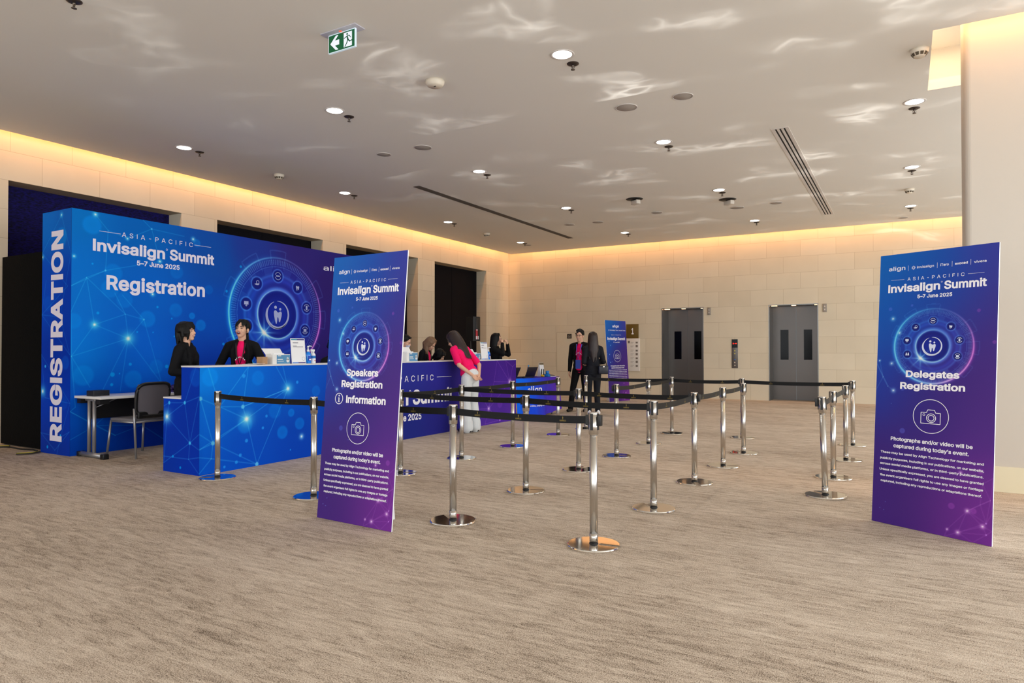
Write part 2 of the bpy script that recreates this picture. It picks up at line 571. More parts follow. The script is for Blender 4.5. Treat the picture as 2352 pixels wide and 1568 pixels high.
def text_geo(body, h, width=None, bold=0.0, align='C', spacing=1.0):
    """flat letters: returns verts (x, y) with cap height h, and faces"""
    key = (body, bold, spacing)
    if key not in _TXT:
        c = bpy.data.curves.new('lettering_src', 'FONT')
        c.body = body.replace('I', '\u0131').replace('l', '\u0131')   # plain bars, lengthened below
        if FONT: c.font = FONT
        c.size = 1.0; c.resolution_u = 3; c.space_character = spacing
        c.fill_mode = 'NONE'
        o = bpy.data.objects.new('lettering_src', c)
        COL.objects.link(o)
        bpy.context.view_layer.update()
        me = bpy.data.meshes.new_from_object(o.evaluated_get(bpy.context.evaluated_depsgraph_get()))
        P = []; E = []; F = []
        loops = _loops(me)
        raw = [[me.vertices[i].co.xy.copy() for i in lp] for lp in loops]
        # drop doubled points
        cl = []
        for lp in raw:
            q = [p for k, p in enumerate(lp) if (p - lp[k - 1]).length > 1e-4]
            if len(q) > 2: cl.append(q)

        for l in cl:
            ya = max(p.y for p in l); xa, xb = min(p.x for p in l), max(p.x for p in l)
            if len(l) == 4 and -0.02 < min(p.y for p in l) < 0.02 and 0.3 < ya < 0.45 and not any(o2 is not l and min(p.y for p in o2) > ya * 0.99 and min(p.x for p in o2) < xb and max(p.x for p in o2) > xa for o2 in cl):
                for p in l:
                    if p.y > ya * 0.5: p.y = 0.518

        def area(l):
            return sum(l[k - 1].x * l[k].y - l[k].x * l[k - 1].y for k in range(len(l))) / 2
        bb = [(min(p.x for p in l), max(p.x for p in l), min(p.y for p in l), max(p.y for p in l)) for l in cl]
        # contours that touch belong to one glyph
        grp = list(range(len(cl)))
        for i in range(len(cl)):
            for j in range(i):
                if bb[i][0] < bb[j][1] and bb[j][0] < bb[i][1] and bb[i][2] < bb[j][3] and bb[j][2] < bb[i][3]:
                    gi, gj = grp[i], grp[j]
                    grp = [gj if g == gi else g for g in grp]
        groups = {}
        for i, g in enumerate(grp): groups.setdefault(g, []).append(cl[i])

        def wind(pt, lps):
            w = 0
            for lp in lps:
                for k in range(len(lp)):
                    a, b = lp[k - 1], lp[k]
                    if (a.y <= pt.y) != (b.y <= pt.y):
                        x = (b.x - a.x) * (pt.y - a.y) / (b.y - a.y) + a.x
                        if x > pt.x: w += 1 if b.y > a.y else -1
            return w
        from mathutils.geometry import delaunay_2d_cdt
        for g in groups.values():
            sg = 1 if area(max(g, key=lambda l: abs(area(l)))) > 0 else -1
            og = []
            for l in g:
                n = len(l); q = []
                for k in range(n):
                    e0 = (l[k] - l[k - 1]).normalized(); e1 = (l[(k + 1) % n] - l[k]).normalized()
                    n0 = Vector((e0.y, -e0.x)); n1 = Vector((e1.y, -e1.x))
                    m = n0 + n1
                    m = m / max(m.length_squared / 2, 0.7) if m.length > 1e-6 else n0
                    q.append(l[k] + m * (bold * sg))
                og.append(q)
            pts = [p for l in og for p in l]
            ed = []; k0 = 0
            for l in og:
                ed += [(k0 + k, k0 + (k + 1) % len(l)) for k in range(len(l))]; k0 += len(l)
            r = delaunay_2d_cdt(pts, ed, [], 0, 1e-5)
            rv, rf = r[0], r[2]
            k0 = len(P)
            for f in rf:
                cen = sum((rv[i] for i in f), Vector((0, 0))) / len(f)
                if wind(cen, og) != 0: F.append(tuple(i + k0 for i in f))
            P += [tuple(p) for p in rv]
        bpy.data.objects.remove(o); bpy.data.curves.remove(c); bpy.data.meshes.remove(me)
        _TXT[key] = (np.array(P), F)
    P, fs = _TXT[key]
    vs = P.copy()
    vs[:, 1] *= h / 0.524
    x0, x1 = vs[:, 0].min(), vs[:, 0].max()
    k = (width / (x1 - x0)) if width else h / 0.524
    vs[:, 0] = (vs[:, 0] - x0) * k
    w = (x1 - x0) * k
    if align == 'C': vs[:, 0] -= w / 2
    if align == 'R': vs[:, 0] -= w
    return vs, fs


class Flat:
    """printed shapes on a board face: local x to the right, z up, face towards -y"""

    def __init__(s, y=-0.001):
        s.m = MB(); s.y = y

    def text(s, body, u, v, h, width=None, bold=0.026, align='C', spacing=1.0, mi=0, vert=False):
        vs, fs = text_geo(body, h, width, bold, align, spacing)
        if vert:
            s.m.add([(u - b, s.y, v + a) for a, b in vs], fs, mi)
        else:
            s.m.add([(u + a, s.y, v + b) for a, b in vs], fs, mi)
        return s

    def poly(s, pts, mi=0, dy=0.0):
        s.m.add([(a, s.y + dy, b) for a, b in pts], [tuple(range(len(pts)))], mi)
        return s

    def rect(s, u0, u1, v0, v1, mi=0, dy=0.0):
        return s.poly([(u0, v0), (u1, v0), (u1, v1), (u0, v1)], mi, dy)

    def disc(s, u, v, r, mi=0, seg=32, dy=0.0, ry=None):
        ry = ry or r
        return s.poly([(u + r * math.cos(2 * math.pi * i / seg), v + ry * math.sin(2 * math.pi * i / seg)) for i in range(seg)], mi, dy)

    def ring(s, u, v, r, w, a0=0.0, a1=2 * math.pi, mi=0, seg=64, taper=False, dy=0.0):
        vs = []; fs = []
        for i in range(seg + 1):
            t = i / seg
            a = a0 + (a1 - a0) * t
            ww = w * (math.sin(math.pi * t) ** 0.6 + 0.05 if taper else 1.0)
            for rr in (r - ww / 2, r + ww / 2):
                vs.append((u + rr * math.cos(a), s.y + dy, v + rr * math.sin(a)))
        for i in range(seg):
            fs.append((2 * i, 2 * i + 1, 2 * i + 3, 2 * i + 2))
        s.m.add(vs, fs, mi)
        return s

    def line(s, p, q, w, mi=0, dy=0.0):
        p = Vector(p); q = Vector(q)
        d = (q - p).normalized(); n = Vector((-d.y, d.x)) * (w / 2)
        return s.poly([(p + n)[:], (p - n)[:], (q - n)[:], (q + n)[:]], mi, dy)

    def build(s, name, mats, parent):
        me = s.m.mesh(name)
        for m in (mats if isinstance(mats, (list, tuple)) else [mats]): me.materials.append(m)
        return link(name, me, parent)


# ------------------------------------------------------------------ printed artwork (ink colours laid per vertex of a fine grid)
class Art:
    def __init__(s, W, H, res):
        s.nx = max(2, int(round(W / res)) + 1); s.ny = max(2, int(round(H / res)) + 1)
        s.W, s.H = W, H
        u = np.linspace(0, W, s.nx); v = np.linspace(0, H, s.ny)
        s.U, s.V = np.meshgrid(u, v)
        s.C = np.zeros((s.ny, s.nx, 3))

    def grad(s, pts, p=3.0):
        num = np.zeros_like(s.C); den = np.zeros_like(s.U)
        for u, v, c in pts:
            w = 1.0 / (((s.U - u) ** 2 + (s.V - v) ** 2) ** (p / 2) + 0.02)
            num += w[..., None] * np.array(c, float); den += w
        s.C = num / den[..., None]

    def mix(s, a, c):
        a = np.clip(a, 0, 1)[..., None]
        s.C = s.C * (1 - a) + np.array(c, float) * a

    def addc(s, a, c):
        s.C = 255 - (255 - s.C) * (1 - np.clip(a, 0, 1)[..., None] * np.array(c, float) / 255.0)

    def bokeh(s, u, v, r, c=(0, 130, 225), a=0.5):
        d = np.hypot(s.U - u, s.V - v)
        s.mix(np.clip((r - d) / (0.25 * r) + 0.3, 0, 1) * a * (0.75 + 0.25 * d / r), c)

    def dot(s, u, v, r, c=(60, 180, 255), a=0.9):
        d = np.hypot(s.U - u, s.V - v)
        s.mix(np.clip((r - d) / (0.4 * r) + 0.5, 0, 1) * a, c)

    def glow(s, u, v, r, c=(90, 190, 255)):
        d = np.hypot(s.U - u, s.V - v)
        s.addc(np.exp(-(d / (r * 1.5)) ** 2) * 0.75, c)
        s.addc(np.exp(-(d / (r * 0.45)) ** 2), (255, 255, 255))

    def seg(s, p, q, w, c=(70, 165, 240), a=0.55):
        p = np.array(p, float); q = np.array(q, float); d = q - p
        L2 = (d ** 2).sum() + 1e-9
        t = np.clip(((s.U - p[0]) * d[0] + (s.V - p[1]) * d[1]) / L2, 0, 1)
        ds = np.hypot(s.U - p[0] - t * d[0], s.V - p[1] - t * d[1])
        s.addc(np.clip(1.3 - ds / w, 0, 1) * a, c)

    def circ(s, u, v, r, w, c, a=1.0, mask=None):
        d = np.abs(np.hypot(s.U - u, s.V - v) - r)
        m = np.exp(-(d / w) ** 2) * a
        if mask is not None: m = m * mask
        s.addc(m, c)

    def emblem(s, u, v, R, soft=1.0):
        """glowing dial: outer ring of radius R cyan on the left, magenta low right"""
        du, dv = s.U - u, s.V - v
        d = np.hypot(du, dv); an = np.arctan2(dv, du)
        s.mix(np.clip((R * 0.97 - d) / (0.1 * R), 0, 1) * 0.30, (30, 40, 165))
        left = np.clip(0.5 - 0.65 * np.cos(an - 0.5), 0, 1)
        right = np.clip(0.15 + 0.95 * np.cos(an + 0.62), 0, 1)
        w = max(0.012 * R, s.W / s.nx * 0.9)
        s.circ(u, v, R, w * 1.2, (90, 185, 255), 0.9, 0.15 + left)
        s.circ(u, v, R, w * 4, (20, 110, 235), 0.7, left ** 1.5)
        s.circ(u, v, R, w, (225, 70, 185), 0.75, right ** 2)
        s.circ(u, v, R, w, (150, 110, 230), 0.45, np.clip(np.cos(an - .1), 0, 1))
        s.circ(u, v, R, w * 3.0, (180, 30, 150), 0.45 * soft, right ** 4)
        tick = (np.cos(an * 150) > 0.1)
        s.addc(((d > 0.87 * R) & (d < 0.965 * R) & tick) * 0.30, (110, 170, 255))
        s.addc(((d > 0.835 * R) & (d < 0.85 * R)) * 0.28, (90, 150, 240))
        s.circ(u, v, 0.69 * R, 0.03 * R, (40, 110, 235), 0.40)
        s.circ(u, v, 0.61 * R, 0.05 * R, (20, 60, 215), 0.35)
        for k in (0.5, 0.9, 1.3, 1.85, 2.3, 2.8, 3.6, -0.5, -1.1, 5.2):
            seg_m = (np.abs(((an - k + math.pi) % (2 * math.pi)) - math.pi) < 0.11)
            s.addc((seg_m & (d > 0.72 * R) & (d < 0.83 * R)) * 0.10, (60, 140, 250))
        # tabs sticking out of the dial
        for k in (1.57, 2.15, 2.75, 0.5, -0.05, -0.65, 3.7):
            dd = np.abs(((an - k + math.pi) % (2 * math.pi)) - math.pi)
            edge = ((np.abs(dd - 0.155) < 0.010) & (d > 0.8 * R) & (d < 1.13 * R)) | ((dd < 0.155) & (np.abs(d - 1.13 * R) < 0.011 * R))
            s.addc(edge * 0.17, (70, 140, 240))
        s.mix(np.clip((0.43 * R - d) / (0.02 * R), 0, 1) * 0.95, (14, 26, 130))
        s.mix(np.clip((0.36 * R - d) / (0.2 * R), 0, 1) * 0.6, (22, 50, 175))
        s.circ(u, v, 0.43 * R, w, (130, 200, 255), 0.95, np.clip(0.75 - 0.4 * np.cos(an + 2.3 + math.pi), 0.15, 1))
        s.circ(u, v, 0.45 * R, w * 3, (60, 120, 250), 0.7)
        # flare
        a0 = math.radians(228)
        fu, fv = u + 0.44 * R * math.cos(a0), v + 0.44 * R * math.sin(a0)
        e = np.hypot(s.U - fu, s.V - fv); ea = np.arctan2(s.V - fv, s.U - fu)
        s.addc(np.exp(-(e / (0.13 * R)) ** 2) * 0.8, (40, 140, 255))
        s.addc(np.exp(-(e / (0.05 * R)) ** 2), (230, 245, 255))
        s.addc(np.exp(-(e / (0.16 * R)) ** 1.2) * (0.5 + 0.5 * np.cos(ea * 8)) ** 6, (120, 200, 255))
        al = np.abs(((an - a0 + math.pi) % (2 * math.pi)) - math.pi)
        s.addc(np.exp(-(al / 0.28) ** 2) * np.exp(-((d - 0.44 * R) / (0.018 * R)) ** 2), (190, 230, 255))
        for i, k in enumerate((90, 49, 13, -23, 131, 167, -161)):
            a = math.radians(k)
            cu, cv = u + 0.68 * R * math.cos(a), v + 0.68 * R * math.sin(a)
            s.circ(cu, cv, 0.115 * R, 0.012 * R, (60, 120, 240), 0.55)
            s.mix(np.clip((0.108 * R - np.hypot(s.U - cu, s.V - cv)) / (0.015 * R), 0, 1) * 0.95, (16, 26, 120))

    def build(s, name, m, parent, y=0.0, shape=None, gain=1.0):
        me = bpy.data.meshes.new(name)
        co = np.zeros((s.ny * s.nx, 3), dtype=np.float32)
        if shape is None:
            co[:, 0] = s.U.ravel(); co[:, 1] = y; co[:, 2] = s.V.ravel()
        else:
            co[:] = shape(s.U.ravel(), s.V.ravel())
        i = np.arange((s.ny - 1) * (s.nx - 1)); r = i // (s.nx - 1); c = i % (s.nx - 1)
        a = r * s.nx + c
        q = np.stack([a, a + 1, a + s.nx + 1, a + s.nx], 1)
        me.vertices.add(len(co)); me.vertices.foreach_set('co', co.ravel())
        me.loops.add(q.size); me.loops.foreach_set('vertex_index', q.ravel().astype(np.int32))
        me.polygons.add(len(q)); me.polygons.foreach_set('loop_start', np.arange(0, q.size, 4, dtype=np.int32))
        me.update(calc_edges=True)
        at = me.attributes.new('ink', 'FLOAT_COLOR', 'POINT')
        L = lin(np.clip(s.C, 0, 254) + 1e-6) if s.C.max() > 1 else s.C
        rgba = np.ones((len(co), 4), dtype=np.float32)
        rgba[:, :3] = np.clip(L.reshape(-1, 3) * gain, 0, 0.95)
        at.data.foreach_set('color', rgba.ravel())
        me.materials.append(m)
        if shape is not None: me.polygons.foreach_set('use_smooth', [True] * len(me.polygons))
        return link(name, me, parent)


TOOTH = [(-.46, .20), (-.43, .36), (-.30, .45), (-.16, .38), (-.02, .24), (.10, .24), (.24, .34), (.38, .34), (.46, .20), (.43, -.10), (.34, -.36),
         (.27, -.60), (.19, -.68), (.12, -.60), (.08, -.32), (.02, -.18), (-.05, -.26), (-.07, -.52), (-.12, -.78), (-.20, -.84), (-.28, -.66), (-.36, -.36), (-.43, -.06)]


def emblem_marks(f, u, v, R, mi=0, dm=1):
    """white tooth badge and the little pictograms round the dial"""
    r = 0.235 * R
    f.ring(u, v, r, 0.036 * R, math.radians(110), math.radians(455), mi, taper=True)
    f.ring(u - 0.012 * R, v - 0.008 * R, r * 1.04, 0.022 * R, math.radians(150), math.radians(330), mi, taper=True)
    k = 0.19 * R
    f.poly([(u + a * k, v + b * k - 0.01 * R) for a, b in TOOTH], mi)
    f.disc(u - 0.27 * k, v + 0.66 * k, 0.15 * k, mi, 16)
    f.disc(u + 0.27 * k, v + 0.50 * k, 0.13 * k, mi, 16)
    s = 0.055 * R
    pos = [(u + 0.68 * R * math.cos(math.radians(a)), v + 0.68 * R * math.sin(math.radians(a))) for a in (90, 49, 13, -23, 131, 167, -161)]
    w = 0.16 * s
    x, z = pos[0]
    f.ring(x, z, 1.15 * s, w, 0.3, 2.84, mi, 16).ring(x, z, 1.15 * s, w, 3.44, 5.98, mi, 16)
    for q in (-.55, -.18, .18, .55): f.disc(x + q * s, z, 0.24 * s, mi, 8)
    x, z = pos[1]
    f.poly([(x + a * s * 1.5, z + b * s * 1.3) for a, b in TOOTH], mi)
    x, z = pos[2]
    f.ring(x, z, 1.15 * s, w, 0.4, 2.7, mi, 16).ring(x, z, 1.15 * s, w, 3.6, 5.9, mi, 16).rect(x - .36 * s, x + .36 * s, z - .7 * s, z + .7 * s, mi)
    x, z = pos[3]
    f.ring(x, z, 1.15 * s, w, 0.4, 2.7, mi, 16).ring(x, z, 1.15 * s, w, 3.6, 5.9, mi, 16).rect(x - .6 * s, x + .6 * s, z - .4 * s, z + .5 * s, mi).rect(x - .8 * s, x + .8 * s, z - .62 * s, z - .48 * s, mi)
    x, z = pos[4]
    f.poly([(x - 1.0 * s, z - .2 * s), (x - .4 * s, z - .5 * s), (x + .5 * s, z - .5 * s), (x + 1.0 * s, z), (x + .3 * s, z - .12 * s), (x - .3 * s, z)], mi).ring(x + .25 * s, z + .4 * s, .5 * s, w, 0, 6.283, mi, 16)
    x, z = pos[5]
    f.rect(x - .8 * s, x + .8 * s, z - .25 * s, z + .75 * s, mi).rect(x - .12 * s, x + .12 * s, z - .8 * s, z - .25 * s, mi).rect(x - .4 * s, x + .4 * s, z - .62 * s, z - .5 * s, mi)
    x, z = pos[6]
    for q in (-.48, .48):
        f.disc(x + q * s, z + .45 * s, .33 * s, mi, 12)
        f.poly([(x + (q - .42) * s, z - .55 * s), (x + (q + .42) * s, z - .55 * s), (x + (q + .36) * s, z - .05 * s), (x + q * s, z + .12 * s), (x + (q - .36) * s, z - .05 * s)], mi)
    return f


# ==================================================================== THE ROOM
def struct(o):
    o['kind'] = 'structure'
    return o


fl = MB()
fl.add([(-11.4, -7, 0), (6.4, -7, 0), (6.4, 19.2, 0), (-11.4, 19.2, 0)], [(0, 1, 2, 3)])
struct(fl.build('floor', M_CARPET))

# ceiling: one slab with the cove gaps along two walls and an opening around the column
XE, YE = -10.65, 18.15
RX0, RX1, RY0, RY1 = 0.247, 2.05, 7.45, 9.15
cl = MB()
for x0, x1, y0, y1 in ((XE, RX0, -7, YE), (RX0, RX1, -7, RY0), (RX0, RX1, RY1, YE), (RX1, 6.4, -7, YE)):
    cl.box(x0, x1, y0, y1, ZC, ZC + 0.12)
cl.box(-11.0, XE, -7, YE, 4.76, 4.86)
cl.box(-11.0, 6.4, YE, 18.6, 4.76, 4.86)
cl.box(XE, XE + 0.05, -7, YE, ZC + 0.12, 4.86)
cl.box(XE, 6.4, YE - 0.05, YE, ZC + 0.12, 4.86)
cl.box(RX0 - 0.3, RX1 + 0.3, RY0 - 0.3, RY1 + 0.3, 4.86, 4.96)
for x0, x1, y0, y1 in ((RX0 - .3, RX0 - .2, RY0 - .3, RY1 + .3), (RX1 + .2, RX1 + .3, RY0 - .3, RY1 + .3), (RX0 - .3, RX1 + .3, RY0 - .3, RY0 - .2), (RX0 - .3, RX1 + .3, RY1 + .2, RY1 + .3)):
    cl.box(x0, x1, y0, y1, ZC + 0.12, 4.86)
struct(cl.build('ceiling', M_CEIL))
for loc, sx, sy, pw_ in (((1.15, 7.53, 4.82), 2.0, 0.08, 48), ((1.15, 8.8, 4.82), 2.0, 0.08, 8), ((0.36, 8.3, 4.82), 0.08, 1.6, 6)):
    area_light('column_cove_strip_light', loc, (0, 0, 0), sx, sy, pw_, (1.0, 0.52, 0.20) if pw_ > 20 else (1.0, 0.70, 0.42))

# left wall with four tall openings
XW = -10.95
OPEN = [(0.95, 3.89), (4.60, 7.24), (7.95, 10.56), (11.27, 13.88), (14.60, 17.20)]
OZ = 3.7125
lw = MB()
ys = [-7.0] + [v for o in OPEN for v in o] + [18.5]
for i in range(0, len(ys), 2):
    lw.box(XW - 0.42, XW, ys[i], ys[i + 1], 0, OZ)
lw.box(XW - 0.42, XW, -7, 18.5, OZ, 4.80)
struct(lw.build('wall_left', M_WALLY))
M_NAVYP = panel_navy()
M_NIGHT = mat('unlit_hall_dark', (10, 9, 16), 0.7, spec=0.15)
for i, (a, b) in enumerate(OPEN):
    p = MB().box(XW - 0.42, XW - 0.36, a, b, 0, OZ)
    p.box(XW - 0.37, XW - 0.355, (a + b) / 2 - 0.01, (a + b) / 2 + 0.01, 0, OZ)
    struct(p.build('door_%d' % (i + 3), M_NAVYP if i < 2 else M_NIGHT))

# back wall with two lift openings
YB = 18.5
LIFT = [(-5.92, -4.75), (-3.065, -1.88)]
LZ = 2.49
bw = MB()
xs = [-11.37, LIFT[0][0], LIFT[0][1], LIFT[1][0], LIFT[1][1], 6.4]
for i in range(0, 6, 2):
    bw.box(xs[i], xs[i + 1], YB, YB + 0.7, 0, LZ)
bw.box(-11.37, 6.4, YB, YB + 0.7, LZ, 4.80)
struct(bw.build('wall_back', M_WALLX))
M_LAMPW = mat('lift_lamp_glow', (255, 220, 180), 0.5, emit=(255, 190, 130), es=5)
for i, (a, b) in enumerate(LIFT):
    d = thing('door_%d' % (i + 1), None, None, ((a + b) / 2, YB, 0))
    struct(d)
    w = (b - a) / 2
    jm = MB()
    jm.box(-w, -w + 0.02, -0.005, 0.60, 0, LZ); jm.box(w - 0.02, w, -0.005, 0.60, 0, LZ); jm.box(-w + 0.02, w - 0.02, -0.005, 0.60, LZ - 0.02, LZ)
    jb = jm.build('door_frame', M_STEELD, d)
    hl = MB()
    for q, hw_ in ((-0.80, .07), (0.0, .05), (0.88, .03)): hl.box(q * w - hw_, q * w + hw_, 0.10, 0.17, LZ - 0.03, LZ - 0.021)
    hl.build('header_lamp', M_LAMPW, jb)
    for sgn, x0, x1 in ((-1, -w + 0.02, -0.003), (1, 0.003, w - 0.02)):
        pn = MB().box(x0, x1, 0.55, 0.59, 0.0, LZ - 0.02).build('door_panel', M_STEEL, d)
        c = (x0 + x1) / 2
        MB().box(c - 0.10, c + 0.10, 0.542, 0.552, 1.06, 1.85).build('vision_panel', M_DARKGLASS, pn)

# window walls out of the photograph, on the right and behind the photographer
M_MULL = mat('window_frame_paint', (196, 190, 182), 0.5)
for nm, along, c0, a0, a1 in (('wall_right', 1, 6.0, -7.0, 18.5), ('wall_rear', 0, -7.0, -11.37, 6.4)):
    m = MB()
    n = int((a1 - a0) / 3.0)
    for i in range(n + 1):
        t = a0 + (a1 - a0) * i / n
        if along: m.box(c0, c0 + 0.12, t - 0.05, t + 0.05, 0, 4.86)
        else: m.box(t - 0.05, t + 0.05, c0 - 0.0, c0 + 0.12, 0, 4.86)
    for z0, z1 in ((0, 0.08), (4.28, 4.86)):
        if along: m.box(c0, c0 + 0.12, a0, a1, z0, z1)
        else: m.box(a0, a1, c0, c0 + 0.12, z0, z1)
    struct(m.build(nm, M_MULL))


def rounded_rect(x0, x1, y0, y1, r, n=6):
    pts = []
    for cx, cy, a in ((x1 - r, y0 + r, -90), (x1 - r, y1 - r, 0), (x0 + r, y1 - r, 90), (x0 + r, y0 + r, 180)):
        for i in range(n + 1):
            t = math.radians(a + 90 * i / n)
            pts.append((cx + r * math.cos(t), cy + r * math.sin(t)))
    return pts


struct(MB().prism(rounded_rect(0.50, 1.80, 7.635, 8.10, 0.05), 0, 4.86).build('wall_column', M_PLASTER))
struct(MB().prism(rounded_rect(0.49, 1.81, 7.622, 8.113, 0.055), 0, 0.233).build('baseboard_column', M_SKIRT))

# flush service panel in the back wall
pn = MB().box(-9.22, -8.05, YB - 0.006, YB + 0.0, 0.67, 1.86)
pn.box(-9.22, -8.05, YB - 0.0075, YB - 0.004, 0.667, 0.674, 1).box(-9.223, -9.216, YB - 0.0075, YB - 0.004, 0.67, 1.86, 1).box(-9.22, -8.05, YB - 0.0075, YB - 0.004, 1.857, 1.864, 1)
struct(pn.build('trim_1', [mat('panel_stone', (220, 210, 187), 0.7), mat('panel_gap', (168, 150, 124), 0.8)]))

# ==================================================================== BELT STANCHIONS


def base_mesh():
    m = MB()
    R, sl = 0.176, 0.023
    a0 = math.asin(sl / R)
    out = []
    n = 56
    for i in range(n + 1):
        a = a0 + (2 * math.pi - 2 * a0) * i / n
        out.append((R * math.cos(a), R * math.sin(a)))
    notch = [(0.045, -sl), (0.036, -0.008), (0.036, 0.008), (0.045, sl)]

    def ring(s, z):
        return [(x * s, y * s if abs(y) > sl * 1.2 else y, z) for x, y in out] + [(x, y, z) for x, y in notch]
    lv = [ring(1.0, 0.0), ring(1.0, 0.009), ring(0.985, 0.014), ring(0.96, 0.0165)]
    vs = [p for r in lv for p in r]
    k = len(lv[0])
    fs = [tuple(range(k - 1, -1, -1)), tuple(3 * k + i for i in range(k))]
    for j in range(3):
        for i in range(k):
            l = (i + 1) % k
            fs.append((j * k + i, j * k + l, (j + 1) * k + l, (j + 1) * k + i))
    m.add(vs, fs, 0, False)
    return m


SH = 0.89
ST = dict(S1=(-6.06, 4.42), S2=(-4.55, 4.29), S3=(-2.98, 4.21), S4=(-1.80, 4.16), S5=(-3.036, 5.45), S6=(-1.79, 5.37), S7=(-4.606, 5.55),
          S8=(-4.62, 6.70), S9=(-4.59, 7.87), S10=(-4.62, 9.31), S11=(-3.07, 6.69), S12=(-3.07, 7.80), S13=(-4.58, 10.27), S14=(-3.10, 9.08),
          S15=(-3.158, 10.36), S16=(-1.796, 6.63), S17=(-1.772, 7.73), S18=(-1.773, 8.84), S19=(-2.097, 10.37), S20=(-0.624, 6.62),
          S21=(-0.64, 7.59), S22=(-0.614, 8.89), S23=(-0.626, 10.33))
SLAB = dict(
    S1='chrome stanchion standing in front of the blue end of the registration counter',
    S2='chrome stanchion at the left edge of the speakers board, base mirroring blue',
    S3='chrome stanchion in the front row just right of the speakers board',
    S4='chrome stanchion nearest the camera, with a free black clip on its right',
    S5='chrome stanchion second row back, between the speakers board and the nearest stanchion',
    S6='chrome stanchion at the right front corner of the second belt line',
    S7='chrome stanchion half hidden behind the right edge of the speakers board',
    S8='chrome stanchion in front of the woman in white trousers',
    S9='chrome stanchion by the end of the purple counter and the promo table',
    S10='chrome stanchion in front of the right end of the cloth covered table',
    S11='chrome stanchion in front of the man in glasses, on the third belt line',
    S12='chrome stanchion in front of the far blue and purple board, base mirroring blue',
    S13='chrome stanchion standing right in front of the long haired woman in black',
    S14='chrome stanchion left of the left lift, middle of three climbing to the back row',
    S15='chrome stanchion in front of the left lift doors at the back row',
    S16='chrome stanchion with its open notch facing the camera, right end of third belt line',
    S17='chrome stanchion between the notched base one and the pair below the lift call panel',
    S18='front one of two overlapping stanchions below the lift call panel',
    S19='rear one of two overlapping stanchions below the lift call panel',
    S20='leaning chrome stanchion nearest of the four on the right hand lane',
    S21='second nearest chrome stanchion of the right hand lane, behind the leaning one',
    S22='third chrome stanchion of the right hand lane, just before the far corner one',
    S23='far corner chrome stanchion of the right hand lane, end of the long back belt')
ROT = dict(S1=-2.2, S2=2.4, S3=2.5, S4=0.1, S5=0.45, S6=2.3, S7=0.6, S8=2.9, S9=0.3, S10=0.1, S11=1.5, S12=0.0, S13=2, S14=1.6, S15=2.6,
           S16=-1.1, S17=0.1, S18=2.5, S19=0.2, S20=2.4, S21=0.3, S22=-0.2, S23=2.7)


def stanchion0():
    t = thing('belt_stanchion', '', 'stanchion', (0, 0, 0), 0, 'chrome belt stanchions of the queue')
    base_mesh().build('base', M_CHROME, t)
    MB().lathe([(0.0305, 0.0165), (0.0300, 0.021), (0.0275, 0.023)], 28).build('collar', M_BLACK, t)
    p = MB().lathe([(0.0265, 0.016), (0.0265, SH - 0.147)], 28)
    p.lathe([(0.0282, 0.030), (0.0282, 0.085)], 28)
    p.build('pole', M_BRUSH, t)
    h = MB().lathe([(0.0265, SH - 0.152), (0.0325, SH - 0.146), (0.0325, SH - 0.007)], 32)
    h.build('head', M_BRUSH, t)
    MB().lathe([(0.034, SH - 0.008), (0.034, SH - 0.003), (0.030, SH), (0.0, SH + 0.0005)], 32).build('cap', M_CHROME, t)
    for q in range(4):
        a = q * R90
        c, s = math.cos(a), math.sin(a)
        m = MB().box(0.026, 0.0365, -0.0095, 0.0095, SH - 0.118, SH - 0.009)
        m.v = [(x * c - y * s, x * s + y * c, z) for x, y, z in m.v]
        m.build('belt_slot', M_BLACK, t)
    return t


_s0 = stanchion0()
STO = {}
for i, (k, (x, y)) in enumerate(ST.items()):
    if i == 0:
        o = _s0; o.location = (x, y, 0); o['label'] = SLAB[k]
    else:
        o = copy_tree(_s0, SLAB[k], (x, y, 0))
    STO[k] = o
    for ch in o.children:
        if ch.name.startswith('base'): ch.rotation_euler = (0, 0, ROT[k])
STO['S20'].rotation_euler = (0, math.radians(-1.6), 0)


